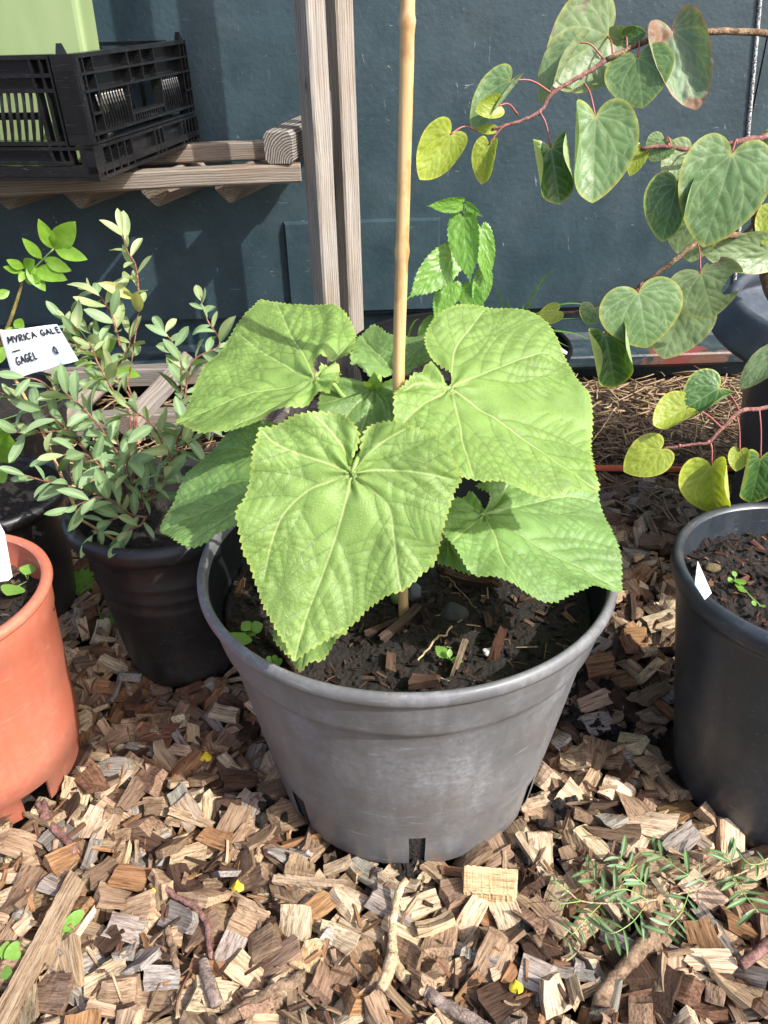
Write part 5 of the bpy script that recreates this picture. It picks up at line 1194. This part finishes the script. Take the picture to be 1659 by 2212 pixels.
# ================================================================== the ash seedling at the back left
M['ash'] = leaf_mat('ash_leaflet', (.20,.38,.035), (.24,.40,.08), (.30,.46,.12), None, .38, .4, 0, tcol=(1.5,1.6,.4))
ash = thing('ash_seedling', 'upright seedling with bright yellow green compound leaves behind the white label', 'seedling', (CN1[0]+.02, CN1[1]-.02, .205))
AY = 1.30
mesh_obj('stem', *tube(spline([tuple(ash.location), aty(*r3((40,800)), AY), aty(*r3((110,600)), AY), aty(*r3((150,450)), AY)], 6), [.004, .003, .002], 8), bark_mat('green_shoot', (.15,.11,.03), (.30,.24,.07)), ash)
mesh_obj('leaf_stalk', *tube(spline([aty(*r3((135,500)), AY), aty(*r3((215,415)), AY), aty(*r3((328,302)), AY-.02)], 6), [.0016, .0011], 6), M['petiole'], ash)
for J, T, wd, roll in (((325,302),(240,125),1.0,0),((328,302),(452,145),1.25,0),((335,300),(525,358),.95,10),((258,362),(142,240),.95,0),((272,362),(425,435),1.05,-15),((235,410),(400,490),1.1,-10),((215,420),(330,495),1.1,0),((165,400),(275,555),1.1,0),((148,420),(45,370),1.2,0),((150,420),(200,375),1.5,20),((140,440),(22,415),1.0,15),((150,480),(240,490),1.2,0),((150,440),(120,500),1.2,0),
    ((60,560),(-40,600),1.3,0),((90,740),(140,780),1.6,0),((100,790),(20,830),1.4,0),((30,900),(-40,1020),1.2,0),((600,1000),(850,1080),.9,0),((560,960),(700,860),1.1,10),((530,1000),(640,1160),.9,0),((540,985),(460,1010),1.2,0)):
    yy = AY if J[0] < 500 else 1.16
    small_leaf(ash, 'ash', aty(*r3(J), yy), aty(*r3(T), yy-.02), wd*.88, M['ash'], roll, (16, 14), -.12, 18, 0, J[0]*.01, name='leaflet', bumpy=.02)
mesh_obj('side_shoot', *tube(spline([np.array(ash.location)+[.03,0,0], aty(*r3((480,1180)), 1.2), aty(*r3((560,990)), 1.16)], 6), [.002, .0012], 6), M['petiole'], ash)
b = thing('leafy_weed', 'low weed with rounded green leaves in the small black pot at the left edge', 'weed', (CN2[0], CN2[1], .19))
for J, T in (((-30,1600),(30,1500)),((-40,1650),(25,1730)),((-20,1560),(30,1440)),((-60,1500),(-10,1380))): small_leaf(b, 'ash', aty(*r3(J), 1.05), aty(*r3(T), 1.03), 1.9, M['ash'], 0, (10, 10), -.1, 14, 0, J[1])

# ================================================================== labels
def bamboo(name, label, p0, p1, rad=.0028):
    return tag(mesh_obj(name, *tube(spline([p0, p1], 8), [rad], 8), M['bamboo']), label, 'stick')
LY = .955
c00, c10, c11, c01 = [aty(*r3(p), LY + d) for p, d in (((-2,800), 0), ((345,768), .0), ((480,990), -.006), ((85,1095), 0))]
# a gently waved white plastic flag
nu, nv = 16, 10; vs, fs = [], []
ux = c10 - c00; uy = c01 - c00; fn = unit(np.cross(ux, uy)); fn = fn if fn @ (EYE - c00) > 0 else -fn
def flag(u, v, off=0): 
    p = (c00*(1-u) + c10*u)*(1-v) + (c01*(1-u) + c11*u)*v
    return p + fn*(.0030*math.sin(u*5.0 + v*1.2) + .0015*math.sin(u*17) * v + off)
for off in (0, -.0006):
    for j in range(nv+1):
        for i in range(nu+1): vs.append(flag(i/nu, j/nv, off))
n1_ = (nu+1)*(nv+1)
for j in range(nv):
    for i in range(nu):
        a = j*(nu+1)+i; fs.append((a, a+1, a+nu+2, a+nu+1)); fs.append((n1_+a, n1_+a+nu+1, n1_+a+nu+2, n1_+a+1))
lmm = NT('white_plastic_tape'); lmm.done((.60,.65,.73), .45, lmm.bump(lmm.noise(lmm.mapp(lmm.coord(), (1,1,.2)), 90, 3), .25, .002))
fl = thing('plant_flag', 'white plastic flag label handwritten MYRICA GALE and GAGEL on a stick', 'plant label', tuple(c01))
mesh_obj('flag', vs, fs, lmm.m, fl)
GL = {'M': [[(0,0),(.1,1)],[(.1,1),(.4,.35)],[(.4,.35),(.75,1)],[(.75,1),(.8,0)]], 'Y': [[(0,1),(.3,.45)],[(.65,1),(.25,0)]], 'R': [[(.05,0),(.1,1)],[(.1,1),(.5,.95),(.5,.6),(.1,.5)],[(.2,.5),(.6,0)]],
      'I': [[(.1,0),(.1,1)]], 'C': [[(.55,.9),(.25,1),(.02,.5),(.25,.02),(.55,.12)]], 'A': [[(0,0),(.3,1)],[(.3,1),(.65,0)],[(.12,.38),(.52,.38)]], 'G': [[(.55,.88),(.25,1),(.02,.5),(.25,.02),(.55,.15),(.55,.45)],[(.55,.45),(.32,.45)]],
      'L': [[(.08,1),(.08,0)],[(.08,0),(.5,.04)]], 'E': [[(.08,1),(.08,0)],[(.08,1),(.5,1)],[(.08,.52),(.42,.52)],[(.08,0),(.52,0)]], '-': [[(0,.5),(.9,.62)]], 'Q': [[(.3,1),(.02,.55),(.25,0),(.55,.4),(.4,.95),(.3,1)],[(.45,.1),(.6,.0)]]}
adv = {'M': 1.0, 'I': .35, '-': 1.1}
def write(txt, u0, v0, u1, v1, hgt, b):
    x = 0; tot = sum(adv.get(c_, .82) if c_ != ' ' else .6 for c_ in txt)
    for c_ in txt:
        if c_ != ' ':
            for ln in GL[c_]:
                q = spline(np.array(ln, float), 4) if len(ln) > 2 else np.array([np.array(ln[0]) + (np.array(ln[1])-np.array(ln[0]))*t for t in np.linspace(0, 1, 5)])
                pp = []
                for lx, ly in q:
                    t = (x + lx)/tot; u = u0 + (u1-u0)*t; v = v0 + (v1-v0)*t - ly*hgt; pp.append(flag(u, v, .0008))
                b.tube(pp, [.00085], 5)
        x += adv.get(c_, .82) if c_ != ' ' else .6
b = MB(); write('MYRICA GALE', .11, .27, 1.02, .20, .135, b); write('-', .13, .50, .28, .50, .1, b); write('GAGEL', .14, .745, .49, .70, .165, b); write('Q', .725, .70, .81, .70, .17, b)
b.build('lettering', ink, fl)
mesh_obj('stick', *tube([c00 - fn*.002, c01 - fn*.002, aty(*r3((260,1420)), .945), aty(*r3((490,1960)), .90), np.array([CL[0]-.045, CL[1]-.03, .20])], [.0022], 8), M['bamboo'], fl)
# white stake label in the orange pot
q = [aty(-30,1120,.69), aty(-8,1118,.69), aty(10,1150,.685), aty(27,1246,.665), aty(18,1254,.66), aty(-60,1262,.66)]
LB_ = 'broad blank white plastic stake label standing in the orange pot'
o, _ = card('stake_label', LB_, q, lm.m, .0012); tag(o, LB_, 'plant label')
q = [aty(1506,1213,.66), aty(1536,1282,.60), aty(1522,1296,.575), aty(1500,1262,.59)]
LB_ = 'small pointed white tag tucked inside the rim of the right black pot'
o, nr_ = card('name_tag', LB_, q, lm.m, .0008); tag(o, LB_, 'plant label')
up_ = (q[1]-q[0]); sd = unit(np.cross(nr_, up_)); nn_ = nr_ if nr_ @ (EYE-q[0]) > 0 else -nr_
tx = [[(.0, .0), (.2, .35), (.35, 0)], [(.5, .3), (.75, .3), (.5, 0), (.8, 0)], [(.95, .3), (1.2, .25), (1.0, .12), (1.2, 0)]]
strokes(o, [[(a*.22 + .45, b_*.004 - .003) for a, b_ in l_] for l_ in tx], q[0], up_, sd, nn_, .00035, ink)

# ================================================================== seedlings, weeds, petals
M['seed'] = leaf_mat('seedling_leaf', (.20,.40,.06), (.24,.40,.1), trans=.35, tcol=(1.5,1.6,.5))
def sprig(name, label, base3, leaves, kind='round', wd=1.0, cat='seedling', mat='seed', n=10, fold=(10, 10), teeth=0):
    t = thing(name, label, cat, tuple(base3))
    for J, T, zz1 in leaves:
        T3 = atz(*T, base3[2] + zz1); J3 = atz(*J, base3[2] + zz1*.7)
        small_leaf(t, kind, J3, T3, wd, M[mat], 0, fold, -.1, n, teeth, T[0]*.1, face=(.1, -.5, .85), bumpy=.02)
        mesh_obj('leaf_stalk', *tube(spline([np.array(base3), J3], 3), [.0006], 5), M['petiole'], t)
    return t
def r6(p): return ((400 + .2411*p[0])/1.1574, (1240 + .2411*p[1])/1.1574)
sprig('seedling', 'small toothed seedling in the large grey pot beside its left rim', atz(*r6((930,1420)), .262), [(r6((870,1420)), r6((790,1540)), .014), (r6((935,1390)), r6((850,1305)), .02), (r6((950,1390)), r6((1062,1325)), .02), (r6((945,1405)), r6((985,1435)), .012)], 'ash', 2.2, n=12)
sprig('seedling', 'tiny three leaved clover like seedling at the front left rim of the grey pot', atz(*r6((1180,1770)), .262), [(r6((1165,1710)), r6((1105,1680)), .016), (r6((1175,1710)), r6((1205,1655)), .018), (r6((1185,1720)), r6((1245,1740)), .016)], 'round', 1.05)
def r8(p): return ((860 + .2411*p[0])/1.1574, (1340 + .2411*p[1])/1.1574)
sprig('thistle_seedling', 'spiny bright green thistle seedling among bark in the grey pot', atz(*r8((1095,1300)), .262), [(r8((1080,1270)), r8((950,1130)), .016), (r8((1095,1260)), r8((1100,1165)), .022), (r8((1110,1280)), r8((1225,1300)), .014)], 'ash', 1.3, n=18, teeth=7)
def r7(p): return ((1600 + .2079*p[0])/1.1574, (1240 + .2079*p[1])/1.1574)
sprig('seedling', 'little pale seedling with oval leaves in the right black pot', atz(*r7((1150,1020)), .272), [(r7((1150,1000)), r7((1252,1050)), .014), (r7((1140,970)), r7((1135,900)), .012), (r7((1120,1010)), r7((1065,1010)), .010), (r7((1180,1060)), r7((1210,1110)), .010), (r7((1200,1110)), r7((1260,1150)), .010), (r7((1400,1290)), r7((1350,1290)), .008), (r7((1440,1310)), r7((1500,1330)), .01)], 'round', .9)
sprig('seedling', 'two leaved pale seedling next to the stake label in the orange pot', atz(60,1255,.236), [((40,1265), (14,1282), .022), ((55,1242), (66,1216), .022), ((62,1240), (52,1228), .016)], 'ash', 2.4, n=12)
sprig('dandelion_weed', 'dark green lobed weed between the orange pot and the shrub pot', atz(205,1272,-.005), [((200,1268), (140,1243), .02), ((190,1262), (170,1250), .015), ((215,1330), (262,1345), .012)], 'ash', 1.8, 'weed', 'mul', teeth=5, n=14)
def r9(p): return ((.4219*p[0])/1.1574, (2000 + .4219*p[1])/1.1574)
sprig('rosette_weed', 'bright green lobed weed at the left edge near the bottom corner', atz(*r9((0,960)), .0), [(r9((10,940)), r9((45,835)), .02), (r9((30,960)), r9((105,835)), .025), (r9((20,980)), r9((120,900)), .02), (r9((0,1000)), r9((60,1040)), .018), (r9((-10,940)), r9((0,870)), .02)], 'oval', 1.5, 'weed', n=12)
sprig('rosette_weed', 'small bright green weed tuft beside the long wood strip', atz(*r9((370,770)), .0), [(r9((375,760)), r9((495,655)), .02), (r9((370,780)), r9((440,720)), .018), (r9((360,790)), r9((355,730)), .012), (r9((385,790)), r9((430,780)), .012), (r9((195,745)), r9((188,715)), .012)], 'oval', 1.4, 'weed', n=12)
M['petal'] = NT('yellow_petal').done((.72,.55,.03), .5)
def petal(label, px, z, s, seed):
    c = atz(*px, z); g_ = np.random.default_rng(seed); vs, fs = [], []; n = 7
    for i in range(n):
        for j in range(n):
            u, v = i/(n-1)-.5, j/(n-1)-.5; k = math.sqrt(max(0, 1-(2*v)**2))*.8+.2
            vs.append(c + np.array([u*s*k, v*s*.8, s*(.35*math.cos(u*3.2) + .2*noise.noise((u*3, v*3, seed)))]))
    fs = [(i*n+j, (i+1)*n+j, (i+1)*n+j+1, i*n+j+1) for i in range(n-1) for j in range(n-1)]
    tag(mesh_obj('yellow_petal', vs, fs, M['petal']), label, 'petal')
petal('curled yellow petal on the chips left of the grey pot foot', (444,1637), .006, .016, 1)
petal('crumpled yellow petal on the chips below the grey pot at left', r9((1408,520)), .012, .014, 2)
petal('pointed yellow petal on the chips to the right near the bottom', (1115,2134), .014, .014, 3)
petal('tiny yellow petal beside the long grey strip chips', r9((905,540)), .014, .007, 4)
# brown fallen leaf-like bark and pebbles in the big pot
def pebble(label, px, z, s, col, seed, cat='stone', name='stone'):
    c = atz(*px, z); t = bpy.data.materials.get('stone%d' % seed) or (lambda n_: n_.done(n_.mix(n_.noise(n_.coord(), 260, 5, .7), tuple(x*.5 for x in col), tuple(min(.9, x*1.5) for x in col)), .8, n_.bump(n_.noise(n_.coord(), 300, 5, .7), .8, .003)))(NT('stone%d' % seed))
    import bmesh; bm = bmesh.new(); bmesh.ops.create_icosphere(bm, subdivisions=3, radius=1)
    vs = np.array([v.co[:] for v in bm.verts]); fs = [[v.index for v in f.verts] for f in bm.faces]; bm.free()
    k = np.array([1 + .30*noise.noise(Vector(v)*1.4 + Vector((seed, 0, 0))) + .08*noise.noise(Vector(v)*5 + Vector((seed, 0, 0))) for v in vs])
    tag(mesh_obj(name, vs*k[:, None]*np.array(s) + c, fs, t), label, cat)
pebble('blue grey angular stone behind the foot of the cane', r8((715,575)), .268, (.009,.008,.011), (.09,.105,.11), 1)
pebble('dark rounded stone on the soil right of the cane', r8((1145,800)), .266, (.014,.012,.011), (.035,.034,.032), 2)
pebble('white pebble on the soil near the front rim', r8((1505,1205)), .264, (.007,.005,.004), (.75,.74,.70), 3)
pebble('mossy brown crumb at the rim of the right black pot', r7((870,860)), .275, (.009,.008,.004), (.12,.09,.04), 4, 'moss clump', 'moss_clump')
def bark(label, a, bb, wd, th, z, tint, seed):
    p0, p1 = atz(*a, z), atz(*bb, z + .004); L = np.linalg.norm(p1-p0); g_ = np.random.default_rng(seed); v = chip_mesh(L, wd*.55, th, g_); tint = tint*.6; ex = (p1-p0)/L; ez = unit(np.array([.1, -.3, 1]) - ex*(np.array([.1,-.3,1]) @ ex)); ey = np.cross(ez, ex); c = (p0+p1)/2
    o = mesh_obj('bark_piece', v, CHF, M['chip'], None, False, mw=Matrix(((ex[0],ey[0],ez[0],c[0]),(ex[1],ey[1],ez[1],c[1]),(ex[2],ey[2],ez[2],c[2]),(0,0,0,1))))
    attr(o, 'gl', v + seed, 'FLOAT_VECTOR'); attr(o, 'tint', np.tile(np.r_[tint, 1], (len(v), 1)), 'FLOAT_COLOR'); tag(o, label, 'bark')
bark('long grey brown bark splinter leaning at the foot of the cane', r8((380,1080)), r8((760,740)), .015, .006, .272, srgb(104,86,74), 1)
bark('dark bark piece lying left of the cane foot', r8((240,1020)), r8((540,880)), .011, .006, .268, srgb(84,66,56), 2)
bark('flaky pinkish bark lump by the front rim', r8((690,1500)), r8((980,1490)), .022, .008, .268, srgb(112,86,74), 3)
bark('long dark half buried branch under the right lower leaf', r8((1020,400)), r8((1580,500)), .012, .010, .266, srgb(92,68,46), 4)
bark('pale knobbly root piece by the thistle seedling', r8((1250,1110)), r8((1140,1420)), .011, .010, .268, srgb(170,150,128), 5)
bark('short ochre wood stub near the left inner wall', r6((865,880)), r6((800,1010)), .009, .009, .272, srgb(150,112,76), 6)
bark('dark stick under the low leaf at the front rim', r6((1120,1460)), r6((1400,1800)), .011, .009, .264, srgb(82,64,52), 7)
bark('reddish brown clod of bark on the soil at right', r8((1560,1230)), r8((1659,950)), .018, .010, .266, srgb(90,58,42), 8)
stick('root', 'thin pale curved root lying on the soil by the thistle seedling', [r8((770,1280)), r8((880,1170)), r8((960,1060)), r8((1060,1020)), r8((1115,935))], .272, [.0012, .0016, .0010], 'twig_pale', 'root')
stick('root', 'wiry brown root curling on the shaded soil at the back', [r8((1010,400)), r8((1130,470)), r8((1190,570)), r8((1280,650)), r8((1370,750))], .272, [.0008, .001], 'twig_brown', 'root')

# ------------------------------------------------------------------ creeping vetch on the chips
def r4(p): return (1071.4 + .3542*p[0], 1641.6 + .3542*p[1])
M['vetch'] = leaf_mat('vetch_leaflet', (.085,.175,.075), (.13,.21,.10), trans=.25, blotch=((.4,.42,.3), 1.5, 120, .66))
vet = thing('creeping_vetch', 'creeping vetch with narrow paired green leaflets sprawled over the chips at lower right', 'weed', tuple(atz(*r4((1659,600)), .03)))
mesh_obj('stem', *tube(spline([atz(*r4(p), .032) for p in ((1700,580),(1659,600),(1450,710),(1180,800),(930,860),(700,875),(520,860),(440,800),(350,730))], 6), [.0012, .0010, .0006], 6), M['twig_pale'], vet)
g = np.random.default_rng(31)
for rach, nl, ll in (([(1290,750),(1150,690),(1010,590),(960,560)],5,120),([(920,770),(840,700),(745,580)],5,115),([(930,860),(800,790),(690,800),(600,730),(540,650)],6,110),([(700,875),(800,700),(860,640)],0,0),([(900,905),(830,990),(720,1055),(640,1040)],5,110),([(1440,690),(1500,800),(1600,930)],5,110),([(640,880),(560,960),(480,1050),(410,1110)],6,85),([(1180,800),(1130,930),(1060,1010),(1040,1080)],5,100),([(1440,650),(1420,600),(1400,570)],2,110),([(520,860),(460,870),(380,880)],5,30),([(440,810),(400,770),(340,740)],4,40),([(1659,620),(1560,640),(1490,590)],4,70)):
    P = spline([atz(*r4(p), .036 + .010*math.sin(k)) for k, p in enumerate(rach)], 6)
    mesh_obj('leaf_stalk', *tube(P, [.0006], 5), M['petiole'], vet)
    for i in range(nl):
        p = P[int((i+.6)/nl*(len(P)-1))]; t = unit(P[-1]-P[0])
        for sd in (1, -1):
            s = np.array([-t[1], t[0], 0])*sd; d = unit(t*.45 + s*.9 + [0, 0, g.normal(.15, .2)]); L = ll*.3542/1661*1.0*g.uniform(.75, 1.15)
            vs, fs, vn = narrow(p, p + d*L, L*.22, np.array([0,-.3,1.]) + g.normal(0, .25, 3), g); o = mesh_obj('leaflet', vs, fs, M['vetch'], vet); attr(o, 'vein', vn)
